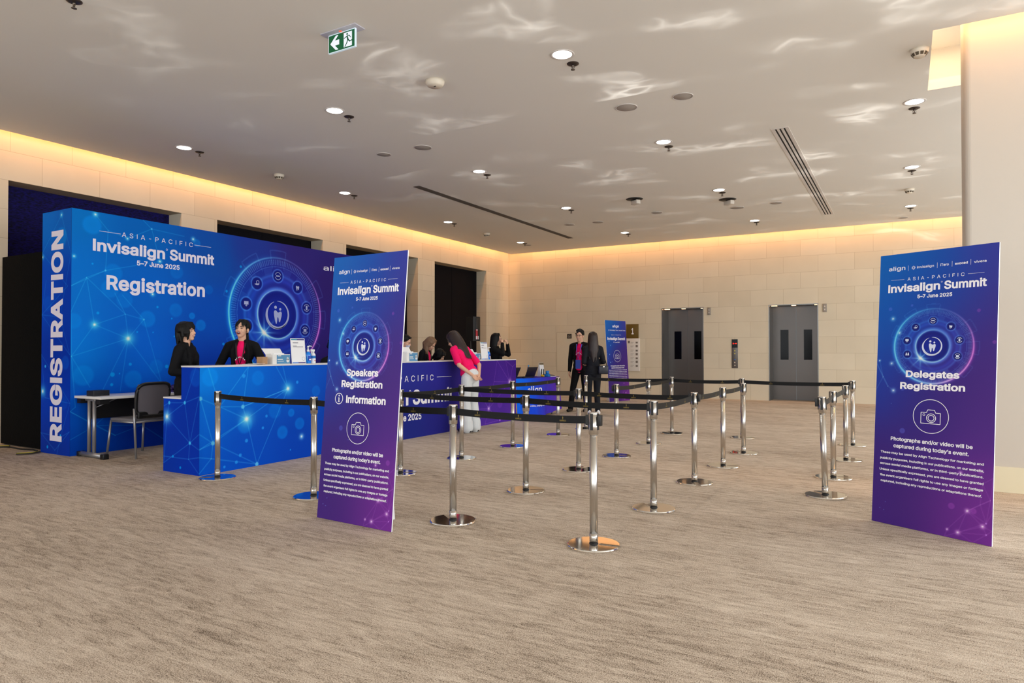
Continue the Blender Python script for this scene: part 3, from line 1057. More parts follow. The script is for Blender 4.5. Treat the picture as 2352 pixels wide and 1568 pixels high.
def belt(a, b, marks, label):
    """webbing from the cassette of a to the clip on b"""
    root = thing('barrier_belt', label, 'belt', (ST[a][0], ST[a][1], 0), 0, 'belts between the stanchions')
    A = Vector((*ST[a], 0)); B = Vector((*ST[b], 0))
    d = (B - A); ln = d.length; d.normalize(); n = Vector((-d.y, d.x, 0))
    z = SH - 0.054
    m = MB(); hw = 0.0255
    vs = []; fs = []
    K = 14
    for i in range(K + 1):
        t = i / K
        p = d * (0.033 + (ln - 0.066 - 0.008) * t)
        zz = z - 0.012 * 4 * t * (1 - t)
        for sy in (-0.0011, 0.0011):
            for sz in (-hw, hw):
                q = p + n * sy
                vs.append((q.x, q.y, zz + sz))
    for i in range(K):
        o = i * 4
        for u, v in ((0, 1), (1, 3), (3, 2), (2, 0)):
            fs.append((o + u, o + v, o + 4 + v, o + 4 + u))
    fs.append((0, 1, 3, 2)); fs.append((4 * K, 4 * K + 2, 4 * K + 3, 4 * K + 1))
    m.add(vs, fs)
    bo = m.build('webbing', M_BELT, root)
    m = MB()
    # end clip
    e = d * (ln - 0.046)
    for s2, w2 in ((0.010, 0.007),):
        bv = []
        for q1 in (-s2, s2):
            for q2 in (-w2, w2):
                for q3 in (-0.036, 0.034):
                    q = e + d * q1 + n * q2
                    bv.append((q.x, q.y, z + q3))
        m.add(bv, [(0, 1, 3, 2), (4, 6, 7, 5), (0, 4, 5, 1), (2, 3, 7, 6), (0, 2, 6, 4), (1, 5, 7, 3)])
    m.build('end_clip', M_BLACK, root)
    if marks:
        f = Flat(0.0)
        for i in range(marks):
            t = (i + 0.55) / marks
            f.text('QSNCC', t * (ln - 0.1), -0.014 - 0.048 * t * (1 - t), 0.0095, 0.05, 0.01)
            u = t * (ln - 0.1); v = 0.006 - 0.048 * t * (1 - t)
            f.poly([(u - 0.0022, v - 0.007), (u + 0.0022, v - 0.007), (u + 0.0014, v + 0.001), (u + 0.0035, v + 0.006), (u, v + 0.014), (u - 0.0035, v + 0.006), (u - 0.0014, v + 0.001)])
        # face the lettering towards the front of the lane
        flip = d.x < 0 if abs(d.x) > abs(d.y) else d.y < 0
        mt = []
        for (u, yy, v) in f.m.v:
            uu = (ln - 0.06 - u) if flip else u + 0.03
            q = d * uu + (n if flip else -n) * 0.0016
            mt.append((q.x, q.y, z + v))
        f.m.v = mt
        f.build('belt_lettering', M_GOLD, bo)
    return bo


for a, b, mk, lb in (
        ('S1', 'S2', 2, 'black belt crossing the blue counter front, left of the speakers board'),
        ('S2', 'S3', 2, 'black belt passing behind the speakers board into the front row'),
        ('S3', 'S4', 3, 'black belt in front ending at the stanchion nearest the camera'),
        ('S7', 'S5', 2, 'black belt running right from behind the speakers board, second line, left half'),
        ('S5', 'S6', 3, 'black belt of the second line, right half, crossing the third stanchion row'),
        ('S7', 'S8', 1, 'greyish belt slanting back from the speakers board to the white trousered woman'),
        ('S8', 'S9', 1, 'greyish belt across the purple right end of the counter'),
        ('S9', 'S10', 2, 'greyish belt across the top of the cloth covered promo table'),
        ('S8', 'S11', 2, 'black belt of the third line crossing the promo table cloth'),
        ('S11', 'S16', 3, 'black belt of the third line, right half, below the distant board'),
        ('S6', 'S16', 2, 'greyish belt from the second line corner back to the notched base stanchion'),
        ('S16', 'S17', 2, 'greyish belt going back from the notched base stanchion'),
        ('S17', 'S18', 1, 'short greyish belt ending at the front stanchion under the call panel'),
        ('S13', 'S15', 2, 'black back line belt crossing the distant blue and purple board'),
        ('S15', 'S19', 2, 'black back line belt between the left lift and the call panel'),
        ('S19', 'S23', 2, 'long black back line belt crossing the right lift doors'),
        ('S12', 'S14', 1, 'greyish belt rising back in front of the distant board, lower half'),
        ('S14', 'S15', 1, 'short greyish belt meeting the back line at the left lift'),
        ('S20', 'S21', 1, 'short dark belt behind the leaning stanchion on the right'),
        ('S21', 'S22', 1, 'middle short belt of the right hand lane'),
        ('S22', 'S23', 1, 'rear short belt of the right hand lane ending at the far corner')):
    belt(a, b, mk, lb)
for k, (dx, dy) in dict(S4=(0.047, 0), S16=(0.047, 0), S20=(-0.046, 0), S12=(-0.046, 0)).items():
    MB().box(dx - 0.011, dx + 0.011, dy - 0.018, dy + 0.018, SH - 0.09, SH - 0.018, bev=0.003).build('belt_clip', M_BLACK, STO[k])

# ==================================================================== EVENT BOARDS (standees)


def standee_art(W, H, blue=1.0, dial=True):
    a = Art(W, H, 0.005)
    g = [(0, H, (0, 118, 205)), (0, 0.75 * H, (0, 104, 205)), (0, 0.52 * H, (20, 70, 185)), (0.35 * W, H, (8, 92, 190)), (W, H, (64, 58, 160)),
         (0.5 * W, 0.8 * H, (18, 72, 178)), (W, 0.72 * H, (70, 42, 138)), (0.45 * W, 0.45 * H, (54, 32, 122)), (0.7 * W, 0.58 * H, (66, 34, 124)), (W, 0.55 * H, (82, 40, 136)), (0, 0.25 * H, (62, 34, 120)), (0, 0, (66, 34, 128)),
         (0.4 * W, 0.1 * H, (58, 30, 116)), (W, 0.4 * H, (86, 42, 140)), (W, 0.12 * H, (136, 46, 160)), (W, 0, (128, 46, 158)), (0.78 * W, 0.08 * H, (112, 44, 146))]
    a.grad(g, 3.2)
    k = W / 0.815
    for u, v in ((.02, 1.225), (.05, 1.10), (.09, 1.03), (.12, 0.90), (.30, 0.62), (.13, .30), (.06, .11), (.10, .16), (.09, .10)):
        a.dot(u * k, v, 0.004, (120, 150, 235), 0.6)
    if dial:
        a.emblem(0.402 * k, 1.335, 0.272 * k)
    for u, v, r in ((.112, 1.545, .011), (.164, 1.436, .009), (.112, 1.204, .010), (.132, 1.0, .011), (.02, 1.225, .006)):
        a.glow(u * k, v, r, (120, 190, 255))
    for u, v, r in ((.208, .704, .02), (.20, 1.02, .018), (.09, 1.62, .014), (.25, 1.64, .009), (.70, 1.58, .012), (.80, 1.36, .012), (.738, .482, .02), (.56, .218, .022), (.70, .21, .02)):
        a.bokeh(u * k, v, r, (105, 120, 235) if u < .5 else (170, 80, 200), 0.45)
    P = [(.661, .204), (.757, .119), (.605, .046), (.537, .053), (.778, .144), (.78, .069), (.80, .30), (.74, .26), (.815, .22), (.52, .0), (.70, .0), (.815, .10), (.815, .45), (.75, .40)]
    P = [(u * k, v) for u, v in P]
    for i, j in ((0, 1), (0, 2), (0, 3), (0, 4), (1, 2), (1, 4), (1, 5), (2, 5), (2, 9), (0, 6), (0, 7), (6, 7), (6, 8), (4, 8), (2, 10), (5, 10), (1, 11), (4, 6), (7, 4), (2, 4), (6, 12), (6, 13), (13, 12), (7, 13), (3, 9), (5, 11)):
        a.seg(P[i], P[j], 0.0032, (190, 120, 235), 0.15)
    for i in (0, 1, 2): a.glow(*P[i], 0.010, (225, 160, 255))
    a.glow(*P[3], 0.006, (225, 160, 255)); a.glow(.613 * k, .455, .008, (220, 150, 255)); a.dot(*P[4], .005, (200, 130, 240)); a.dot(*P[5], .005, (200, 130, 240))
    Q = [(0.0, 1.20), (.02, 1.225), (.05, 1.10), (.09, 1.03), (.132, 1.0), (0, 1.0)]
    for i, j in ((0, 2), (1, 2), (2, 3), (3, 4), (2, 5), (0, 3)):
        a.seg((Q[i][0] * k, Q[i][1]), (Q[j][0] * k, Q[j][1]), 0.0035, (80, 150, 240), 0.25)
    return a


def flower(f, u, v, r, mi=0):
    for i in range(8):
        t = i * math.pi / 4
        f.line((u + 0.35 * r * math.cos(t), v + 0.35 * r * math.sin(t)), (u + r * math.cos(t), v + r * math.sin(t)), 0.22 * r, mi)


def logo_row(f, k=1.0, dv=0.0):
    f.text('align', .130 * k, 1.914 + dv, .031, .124 * k, 0.008)
    flower(f, .252 * k, 1.923 + dv, .0145)
    f.text('invisalign', .337 * k, 1.916 + dv, .0175, .120 * k, 0.008)
    f.text('iTero', .469 * k, 1.915 + dv, .0185, .057 * k, 0.012)
    f.text('exocad', .580 * k, 1.915 + dv, .0165, .084 * k, 0.02)
    f.text('vivera', .700 * k, 1.914 + dv, .0165, .078 * k, 0.012)
    for u in (.214, .420, .520, .641):
        f.rect(u * k - .0009, u * k + .0009, 1.904 + dv, 1.944 + dv)


PARA = ['These may be used by Align Technology for marketing and', 'publicity purposes, including in our publications, on our website,',
        'across social media platforms, or in third-party publications.', 'Unless specifically expressed, you are deemed to have granted',
        'the event organisers full rights to use any images or footage', 'captured, including any reproductions or adaptations thereof.']
PX = [(.052, .756, .525), (.050, .758, .480), (.051, .756, .439), (.048, .757, .395), (.053, .755, .352), (.059, .749, .310)]


def camera_sign(f, u, v, R):
    w = R * 0.035
    f.ring(u, v, R, w)
    s = R / 0.12
    body = [(-.066, -.052), (.066, -.052), (.066, .026), (.034, .026), (.026, .046), (-.020, .046), (-.028, .026), (-.066, .026)]
    body = [(u + a * s, v + b * s) for a, b in body]
    for i in range(8): f.line(body[i], body[(i + 1) % 8], w)
    for p in body: f.disc(p[0], p[1], w * 0.5, 0, 10)
    f.ring(u + .004 * s, v - .012 * s, .031 * s, w).ring(u + .004 * s, v - .012 * s, .020 * s, w)
    f.ring(u - .046 * s, v + .010 * s, .007 * s, w * .7, seg=16)


def title_block(f, k=1.0, dv=0.0, uc=.4065):
    uc *= k
    f.text('ASIA-PACIFIC', uc, 1.829 + dv, .0245, .392 * k, 0.0, spacing=1.55)
    f.rect((.088) * k, .187 * k, 1.8405 + dv, 1.842 + dv).rect(.625 * k, .728 * k, 1.8405 + dv, 1.842 + dv)
    title(f, uc, 1.748 + dv, .056, .677 * k)
    f.text('5–7 June 2025', uc, 1.692 + dv, .0255, .240 * k, 0.024)


def title(f, uc, v, h, w):
    f.text('Invisalign', uc - 0.5 * w, v, h, 0.555 * w, 0.028, align='L')
    f.text('Summit', uc + 0.5 * w, v, h, 0.405 * w, 0.028, align='R')
    f.ring(uc + 0.070 * w, v + h * 0.93, h * 0.085, h * 0.03, seg=16)


def standee(loc, rz, lean, W, H, label, kind):
    t = thing('event_standee', label, 'sign', loc, rz, 'event boards on the floor')
    th = 0.010
    b = MB().box(0, W, 0, th, 0, H).build('board', M_WHITEB, t)
    b.rotation_euler = (-math.radians(lean), 0, 0)
    standee_art(W, H, dial=kind != 'far').build('printed_face', M_PRINTG, b, -0.0006, gain=0.92)
    k = W / 0.815
    f = Flat(-0.0015)
    if kind == 'far':
        lr = f
        f.text('align', .5 * W, H - .175, .065, .26 * k, 0.012)
        for s, u, w in (('invisalign', .27, .20), ('iTero', .45, .09), ('exocad', .59, .12), ('vivera', .73, .11)): f.text(s, u * k, H - .262, .024, w * k, 0.014)
        flower(f, .13 * k, H - .252, .02)
        for u in (.39, .51, .665): f.rect(u * k - .001, u * k + .001, H - .275, H - .225)
        lr.build('logo_row', M_WHITE, b)
        f = Flat(-0.0015)
        f.text('ASIA-PACIFIC', .5 * W, H - .385, .026, .38 * k, 0.0, spacing=1.5)
        title(f, .5 * W, H - .50, .066, .70 * k)
        f.text('5–7 June 2025', .5 * W, H - .575, .028, .24 * k, 0.02)
    else:
        lr = Flat(-0.0015); logo_row(lr, k); lr.build('logo_row', M_WHITE, b)
        title_block(f, k)
    uc = .405 * k
    hd = Flat(-0.0015)
    if kind == 'delegates':
        hd.text('Delegates', uc, 1.106, .047, .368 * k, 0.03); hd.build('heading_lettering', M_WHITE, b); hd = Flat(-0.0015)
        hd.text('Registration', uc, 1.018, .047, .446 * k, 0.03)
    elif kind == 'speakers':
        hd.text('Speakers', .394, 1.109, .050, .336, 0.03).text('Registration', .394, 1.022, .050, .434, 0.03)
        hd.text('Information', .446, .902, .053, .416, 0.03)
        hd.ring(.159, .929, .041, .006, seg=40).rect(.154, .164, .905, .935).rect(.149, .169, .903, .909).rect(.150, .162, .931, .937).disc(.159, .952, .007)
    if kind != 'far': hd.build('heading_lettering', M_WHITE, b)
    f.build('title_lettering', M_WHITE, b)
    if kind != 'far':
        g = Flat(-0.0016)
        emblem_marks(g, .402 * k, 1.335, .272 * k)
        g.build('tooth_emblem', mat('pale_blue_print', (214, 224, 246), 0.5), b)
    cs = Flat(-0.0015)
    vc = {'delegates': .826, 'speakers': .712, 'far': 1.16}[kind]
    camera_sign(cs, uc if kind != 'speakers' else .383, vc, .121 * k if kind != 'far' else .15)
    cs.build('camera_symbol', M_WHITE, b)
    dv = {'delegates': 0.0, 'speakers': -0.108, 'far': 0.27}[kind]
    Flat(-0.0015).text('Photographs and/or video will be', uc, .627 + dv, .026, .560 * k, 0.024).build('notice_line', M_WHITE, b)
    Flat(-0.0015).text('captured during today’s event.', uc, .576 + dv, .026, .516 * k, 0.024).build('notice_line', M_WHITE, b)
    for s, (a, c, v) in zip(PARA, PX):
        Flat(-0.0015).text(s, a * k, v + dv, .0158, (c - a) * k, 0.02, align='L').build('notice_line', M_WHITE, b)
    for u in (0.30 * W, 0.70 * W):
        l = math.radians(lean)
        o = MB().prism([(0.0 + th + 0.004, 0.02), (0.285, 0.0), (0.285, 0.02), (th + 1.25 * math.sin(l) + 0.02, 1.25), (th + 1.25 * math.sin(l) + 0.004, 1.25)], u - 0.003, u + 0.003, axis='x')
        o.build('easel_strut', M_WHITEB, t)
    return t


standee((-3.968, 3.777, 0.002), math.radians(-2.9), 4.75, 0.785, 2.05, 'tall blue and purple Speakers Registration board beside the blue counter', 'speakers')
standee((-0.23, 5.852, 0.002), math.radians(-28.4), 4.25, 0.815, 2.04, 'tall blue and purple Delegates Registration board in front of the cream column', 'delegates')
standee((-6.467, 15.959, 0.002), math.radians(74.1), 4.0, 0.863, 2.08, 'small looking distant blue and purple board by the brown number one sign', 'far')

# ==================================================================== BACKDROP WALL
BX, BY, BW, BH, BD = -8.873, 4.41, 6.40, 3.065, 0.70
bk = thing('registration_backdrop', 'blue to purple event backdrop wall lettered Registration behind the counter', 'backdrop', (BX, BY, 0), R90)
MB().box(0.001, BW, 0.001, BD, 0, BH).build('wall_frame', mat('backdrop_frame_violet', (46, 26, 110), 0.6), bk)


def net(a, P, E, w, c=(60, 165, 250), al=0.42):
    for i, j in E: a.seg(P[i], P[j], w, c, al)


a = Art(BW, BH, 0.006)
a.grad([(0, 3.06, (0, 112, 196)), (0, 2.2, (0, 112, 208)), (0, 1.3, (0, 120, 222)), (0, .5, (0, 84, 200)), (0, 0, (0, 60, 170)), (.9, 2.9, (0, 96, 184)), (1.0, 2.1, (0, 96, 200)), (1.0, 1.2, (0, 100, 218)), (1, .3, (0, 40, 150)),
        (2.0, 2.7, (10, 76, 166)), (2.0, 1.8, (0, 76, 184)), (1.9, .9, (0, 52, 170)), (2.6, 2.9, (34, 54, 146)), (2.4, 1.2, (0, 60, 176)), (3.0, .9, (16, 40, 150)), (3.6, 2.95, (50, 36, 116)),
        (4.2, 2.4, (46, 28, 106)), (4.3, 1.4, (48, 28, 112)), (3.4, 2.2, (36, 38, 140)), (3.2, 1.3, (30, 44, 160)), (5.4, 2.4, (42, 22, 92)), (6.4, 3, (46, 22, 96)), (6.2, .5, (62, 28, 116)), (4.4, .6, (52, 30, 120))], 3.0)
for u, v, r, al in ((.24, 2.89, .12, .55), (.97, 1.73, .115, .45), (1.38, 1.87, .10, .35), (1.63, 1.80, .05, .6), (1.77, 1.67, .085, .5), (.51, 2.31, .12, .35), (.15, .99, .13, .45), (.47, 2.10, .12, .35), (.66, 1.97, .11, .3),
                    (1.39, 2.41, .10, .25), (.78, .92, .12, .4), (.03, 1.67, .10, .4), (1.10, 1.08, .1, .25), (1.9, 2.2, .07, .25), (1.95, 2.6, .03, .4), (1.7, 2.86, .06, .4)):
    a.bokeh(u, v, r, (0, 140, 235), al)
P = [(.28, 1.63), (.71, 1.46), (.67, 1.78), (.92, 1.72), (.18, 2.22), (.41, 2.33), (.53, 2.05), (.01, 1.23), (1.02, 2.96), (1.14, 2.53), (.28, 3.03), (.69, 2.78), (.63, 2.03),
     (.38, .78), (.61, .77), (1.17, .86), (.23, .84), (.06, .60), (0, 2.10), (.44, 2.85), (.9, 3.06), (1.5, 2.93), (0, 1.78), (.30, .35), (.9, .30), (.6, .62), (0, .55), (.28, 2.05), (1.20, .78), (0, .2), (.55, .2), (1.25, .05)]
E1 = [(4, 0), (4, 2), (6, 2), (5, 4), (0, 1), (0, 2), (1, 2), (1, 3), (2, 3), (12, 3), (7, 1), (7, 0), (1, 13), (1, 14), (1, 15), (3, 28), (7, 16), (7, 17), (7, 22), (4, 22), (4, 18), (5, 18), (5, 9), (5, 19), (8, 11), (8, 20), (8, 21), (8, 9), (11, 19), (10, 19),
      (26, 23), (23, 24), (23, 29), (23, 30), (24, 30), (25, 23), (26, 30), (24, 31), (17, 26)]
net(a, P, E1, 0.0055, (60, 170, 255), 0.27)
for i in (0,): a.glow(*P[i], 0.035, (90, 200, 255))
a.glow(*P[1], 0.055, (90, 200, 255))
for i in (3, 5, 8): a.dot(*P[i], 0.012, (70, 180, 255))
for u, v, r in ((.28, 3.03, .022), (1.14, 2.53, .02), (1.04, 2.07, .02), (1.64, 2.91, .02), (.69, 2.78, .015), (.03, 2.47, .015)): a.glow(u, v, r, (110, 205, 255))
for u, v, r in ((.51, .99, .028), (1.25, 1.08, .025), (.23, .25, .02), (.50, .86, .02), (.32, 1.78, .018), (.25, 2.40, .012), (1.11, 1.9, .016), (.74, 1.12, .02), (.60, 1.0, .01), (.83, 1.55, .012), (1.05, 1.55, .01), (1.36, 1.5, .012), (1.32, 1.75, .012), (2.2, 2.2, .02), (2.45, 2.6, .02), (2.15, 1.4, .02)):
    a.dot(u, v, r, (0, 165, 245), 0.7)
a.emblem(3.165, 1.892, 0.925)
a.build('printed_face', M_PRINT, bk, -0.001, gain=1.15)
f = Flat(-0.0025)
f.text('ASIA-PACIFIC', 1.125, 2.795, .062, 1.02, 0.0, spacing=1.55)
f.rect(.33, .60, 2.826, 2.831).rect(1.66, 1.93, 2.826, 2.831)
title(f, 1.118, 2.575, .140, 1.735)
f.text('5–7 June 2025', 1.125, 2.445, .062, .615, 0.026)
M_WARMW = mat('warm_white_print', (234, 230, 246), 0.55)
f.build('title_lettering', M_WARMW, bk)
Flat(-0.0025).text('Registration', 1.128, 2.095, .175, 1.41, 0.028, spacing=1.03).build('heading_lettering', M_WARMW, bk)
f = Flat(-0.0025)
f.text('align', 4.46, 2.725, .088, .60, 0.008)
f.text('invisalign', 5.10, 2.735, .048, .36, 0.008).text('iTero', 5.48, 2.735, .05, .17, .012).text('exocad', 5.80, 2.735, .045, .25, .02)
f.build('logo_row', M_WARMW, bk)
g = Flat(-0.0027)
emblem_marks(g, 3.165, 1.892, 0.925)
g.build('tooth_emblem', mat('pale_print', (176, 204, 240), 0.5), bk)
# short return on the left end
a = Art(BD, BH, 0.006)
a.grad([(0, 3.0, (0, 108, 204)), (.7, 3.0, (0, 92, 186)), (0, 2.0, (0, 70, 196)), (.7, 2, (0, 52, 170)), (.35, 1.2, (0, 44, 160)), (0, .8, (0, 58, 186)), (.7, .6, (0, 52, 176)), (.3, 0, (8, 46, 150))], 3)
a.bokeh(.46, 2.72, .13, (0, 140, 225), .5); a.bokeh(.15, 1.9, .1, (0, 100, 220), .3); a.bokeh(.58, 1.15, .09, (0, 100, 220), .4); a.bokeh(.55, .65, .09, (0, 90, 210), .3)
P = [(.46, 3.0), (0, 1.76), (.68, 1.25), (.0, 1.25), (.48, .22), (.10, .70), (0, .25), (.69, .30), (.35, .05), (.45, 1.72), (.62, 2.1), (0, 2.55), (.70, .65), (.1, 2.2), (.69, 2.5), (.4, 0)]
net(a, P, [(1, 2), (3, 12), (5, 12), (4, 12), (4, 6), (4, 7), (8, 6), (8, 7), (1, 10), (9, 1), (9, 14), (11, 10), (0, 11), (0, 14), (3, 5), (13, 1), (2, 9), (4, 15)], 0.0055, (60, 160, 250), .26)
a.glow(.46, 3.0, .02); a.glow(.04, .78, .045, (90, 200, 255)); a.dot(.48, .24, .018); a.dot(.10, 1.1, .018); a.dot(.17, .08, .02, (0, 160, 240), .8); a.dot(.45, 1.72, .012); a.glow(.01, 2.5, .02)
o = a.build('printed_end_face', M_PRINT, bk, -0.001, gain=1.15)
o.location = (0, BD, 0); o.rotation_euler = (0, 0, -R90)
f = Flat(-0.0025)
f.text('REGISTRATION', .495, .165, .258, 2.645, 0.036, align='L', vert=True, spacing=1.04)
o = f.build('end_lettering', MATS['warm_white_print'], bk)
o.location = (0, BD, 0); o.rotation_euler = (0, 0, -R90)

# black screen flat filling the gap behind the backdrop
bf = MB().box(-10.86, -9.585, 4.50, 4.62, 0.015, 2.60)
tag(bf.build('black_screen_flat', M_BLACKCLOTH), 'black cloth covered flat standing left of the blue Registration backdrop', 'screen')
cb = MB().tube([(-10.75, 4.30, .012), (-10.55, 4.36, .012), (-10.3, 4.40, .012), (-10.0, 4.38, .012), (-9.8, 4.43, .012), (-9.64, 4.40, .012)], 0.010, 8, 0)
tag(cb.build('floor_cable', M_BLACK), 'black cable lying along the foot of the black screen', 'cable')
M_TAPE = mat('yellow_tape', (206, 196, 20), 0.6)
for nm, pts in (('yellow and black cable cover on the carpet beside the blue backdrop end', [(-9.55, 4.13), (-9.46, 4.25), (-9.50, 4.36)]), ('yellow and black cable cover at the left edge of the view', [(-10.62, 4.28), (-10.5, 4.33), (-10.40, 4.41)])):
    pts = [Vector((x, y, 0.008)) for x, y in pts]
    t = thing('cable_cover', nm, 'cable cover', pts[0], 0)
    pts = [p - pts[0] + Vector((0, 0, .008)) for p in pts]
    MB().tube(pts, 0.030, 8, 0, flat=(1, .3)).build('strip', M_BLACK, t)
    MB().tube([p + Vector((0, 0, .006)) for p in pts], 0.014, 8, 0, flat=(1, .4)).build('stripe', M_TAPE, t)

# ==================================================================== COUNTER
CXF, CY0, CL = -6.33, 4.40, 6.58
ct = thing('registration_counter', 'long stepped reception counter printed blue to purple with white tops', 'counter', (CXF, CY0, 0), R90)
M_CBODY = mat('counter_body_blue', (20, 40, 130), 0.6)
MB().box(0.001, CL, 0.001, 0.305, 0, 1.124).box(0.001, CL, 0.305, 0.615, 0, 0.785).build('body', M_CBODY, ct)
MB().box(-0.004, CL + 0.004, -0.004, 0.309, 1.124, 1.140).build('bar_top', M_LAMIN, ct)
MB().box(-0.004, CL + 0.004, 0.309, 0.620, 0.785, 0.801).build('desk_top', M_LAMIN, ct)
a = Art(CL, 1.122, 0.006)
a.grad([(0, 1.1, (0, 128, 224)), (0, .5, (0, 100, 216)), (0, 0, (0, 82, 206)), (.5, .9, (0, 106, 214)), (.6, .3, (0, 70, 192)), (1.2, .9, (0, 84, 196)), (1.3, .2, (0, 62, 180)), (2.2, .6, (6, 58, 170)), (3.3, .9, (38, 44, 138)),
        (3.3, .2, (28, 38, 124)), (4.3, .9, (42, 40, 138)), (4.3, .2, (34, 34, 122)), (5.0, .6, (56, 32, 134)), (5.6, .9, (60, 26, 128)), (5.6, .1, (84, 46, 158)), (6.5, 1.0, (58, 22, 120)), (6.5, .2, (88, 44, 160)), (6.2, .6, (72, 36, 146))], 3)
for u, v, r, al in ((.12, 1.02, .10, .55), (.73, .99, .085, .35), (.56, .48, .10, .4), (1.21, .56, .05, .5), (1.34, .42, .075, .45), (1.08, .34, .08, .5), (.97, .60, .09, .3), (1.6, .8, .07, .3), (1.9, .3, .06, .3)):
    a.bokeh(u, v, r, (0, 140, 240), al)
P = [(1.16, .85), (.58, .54), (.16, .32), (.72, .02), (.53, .68), (.01, .80), (0, .02), (0, .19), (0, .27), (.14, .16), (.10, 1.12), (.36, 1.12), (.60, 1.12), (.98, 1.12), (1.08, 1.12), (.24, .70), (0, .43)]
net(a, P, [(0, 13), (0, 14), (0, 1), (0, 3), (0, 4), (1, 4), (1, 2), (1, 3), (5, 15), (5, 2), (15, 1), (15, 4), (4, 12), (10, 15), (12, 15), (2, 8), (2, 3), (2, 16), (2, 9), (9, 7), (9, 6), (9, 3), (4, 0), (1, 8)], 0.0055, (80, 180, 255), .32)
a.glow(*P[0], .045, (100, 200, 255)); a.glow(*P[1], .055, (120, 210, 255)); a.glow(1.37, .26, .022, (160, 220, 255))
for i in (2, 3, 4, 5): a.dot(*P[i], .022, (90, 190, 255))
for u, v, r in ((.54, 1.02, .022), (.58, .30, .02), (.50, .15, .018), (.45, .08, .018), (.85, .55, .016), (.80, .42, .016), (.62, .58, .012), (.30, .05, .014), (.22, .40, .014), (1.3, .92, .018), (1.2, .12, .01)): a.dot(u, v, r, (40, 160, 245), .7)
P = [(6.35, .72), (5.62, .28), (6.0, .05), (6.45, 1.0), (5.9, 1.12), (6.2, 1.12), (5.35, .9), (5.2, .3), (5.5, .02), (6.55, .3), (6.3, .10), (5.8, .75), (6.56, 1.05), (5.0, 1.0), (5.3, .6)]
net(a, P, [(0, 3), (0, 4), (0, 5), (0, 1), (0, 11), (1, 2), (1, 7), (1, 8), (2, 10), (10, 9), (0, 9), (1, 14), (11, 1), (3, 12), (6, 14), (13, 6), (2, 8), (3, 5), (11, 4)], .0055, (190, 110, 235), .26)
a.glow(*P[0], .035, (220, 170, 255)); a.glow(*P[1], .025, (200, 150, 255)); a.dot(*P[10], .02, (190, 120, 240)); a.dot(*P[2], .02, (190, 120, 240)); a.bokeh(6.0, .35, .09, (120, 60, 190), .4)
a.build('printed_front', M_PRINT, ct, -0.001, gain=1.15)
f = Flat(-0.0025)
cu = 3.26
f.text('ASIA-PACIFIC', cu, .842, .090, 1.50, 0.0, spacing=1.55)
f.rect(cu + .84, cu + 1.23, .884, .891).rect(cu - 1.23, cu - .84, .884, .891)
title(f, cu, .505, .205, 2.55)
f.text('5–7 June 2025', cu, .270, .092, .90, 0.024)
f.build('lettering', M_WHITE, ct)


def counter_end_art(W, H, u0, v0):
    a = Art(W, H, 0.006)
    a.U += u0; a.V += v0
    a.grad([(0, .8, (0, 60, 184)), (.6, 1.1, (0, 48, 164)), (.3, .5, (0, 44, 160)), (0, .1, (0, 48, 160)), (.6, .1, (0, 46, 168)), (.6, .6, (0, 44, 158))], 3)
    P = [(.37, .75), (.46, .33), (.06, .59), (.10, .74), (.61, .82), (.61, .27), (.61, .43), (.01, .09), (.61, .02), (.44, .16), (0, .70), (.55, 1.12), (0, .5), (.61, .19), (0, .16)]
    net(a, P, [(0, 3), (3, 10), (0, 2), (0, 4), (0, 1), (2, 3), (2, 1), (1, 6), (1, 5), (1, 7), (9, 14), (9, 13), (9, 8), (0, 11), (1, 9), (2, 12), (4, 1), (2, 7)], .0055, (70, 165, 250), .28)
    a.glow(*P[2], .045, (120, 210, 255)); a.dot(*P[0], .018); a.dot(*P[1], .018); a.dot(*P[3], .018); a.dot(.17, .17, .014, (0, 160, 240), .8); a.dot(.30, .06, .014, (0, 160, 240), .8)
    a.bokeh(.55, 1.02, .10, (0, 100, 215), .4)
    return a


for W, H, u0, v0 in ((.615, .783, 0, 0), (.305, .340, .310, .783)):
    o = counter_end_art(W, H, u0, v0).build('printed_end', M_PRINT, ct, -0.001, gain=1.15)
    o.location = (0, .615, 0); o.rotation_euler = (0, 0, -R90)

# ==================================================================== DESK AND CHAIR BEHIND THE COUNTER
dk = thing('folding_table', 'white topped folding table with grey T legs against the blue backdrop', 'table', (-8.86, 4.45, 0))
MB().box(0.0, 0.585, 0.0, 1.50, 0.715, 0.745, bev=0.004).build('table_top', M_LAMIN, dk)
for y in (0.03, 1.36):
    m = MB()
    for x in (0.25, 0.36): m.tube([(x, y + .02, 0.05), (x, y + .02, 0.70)], 0.021, 12)
    lg = m.build('leg', M_ALU, dk)
    MB().tube([(0.06, y + .02, 0.035), (0.58, y + .02, 0.035)], 0.030, 12).build('foot', M_ALU, lg)
    MB().box(0.03, 0.09, y - .015, y + .055, 0.0, 0.062, bev=.008).box(0.55, 0.625, y - .015, y + .055, 0.0, 0.062, bev=.008).build('foot_cap', M_BLACK, lg)
    MB().tube([(0.18, y + .02, 0.70), (0.50, y + .02, 0.70)], 0.016, 8).build('rail', M_ALU, lg)
    d = 1 if y < 0.5 else -1
    MB().tube([(0.345, y + .02, 0.60), (0.345, y + .02 + .28 * d, 0.705)], 0.007, 8).build('brace', M_ALU, lg)
MB().box(0.05, 0.13, 0.01, 0.12, 0.655, 0.714).box(0.46, 0.56, 0.01, 0.12, 0.655, 0.714).build('corner_block', M_BLACK, dk)
MB().box(0.10, 0.115, 0.12, 1.38, 0.45, 0.714).build('modesty_panel', M_BLACK, dk)
tag(MB().box(-8.66, -8.50, 4.49, 4.68, 0.7455, 0.812, bev=.004).build('black_box', mat('black_card', (22, 26, 36), 0.5)), 'small black box on the left end of the white folding table', 'box')
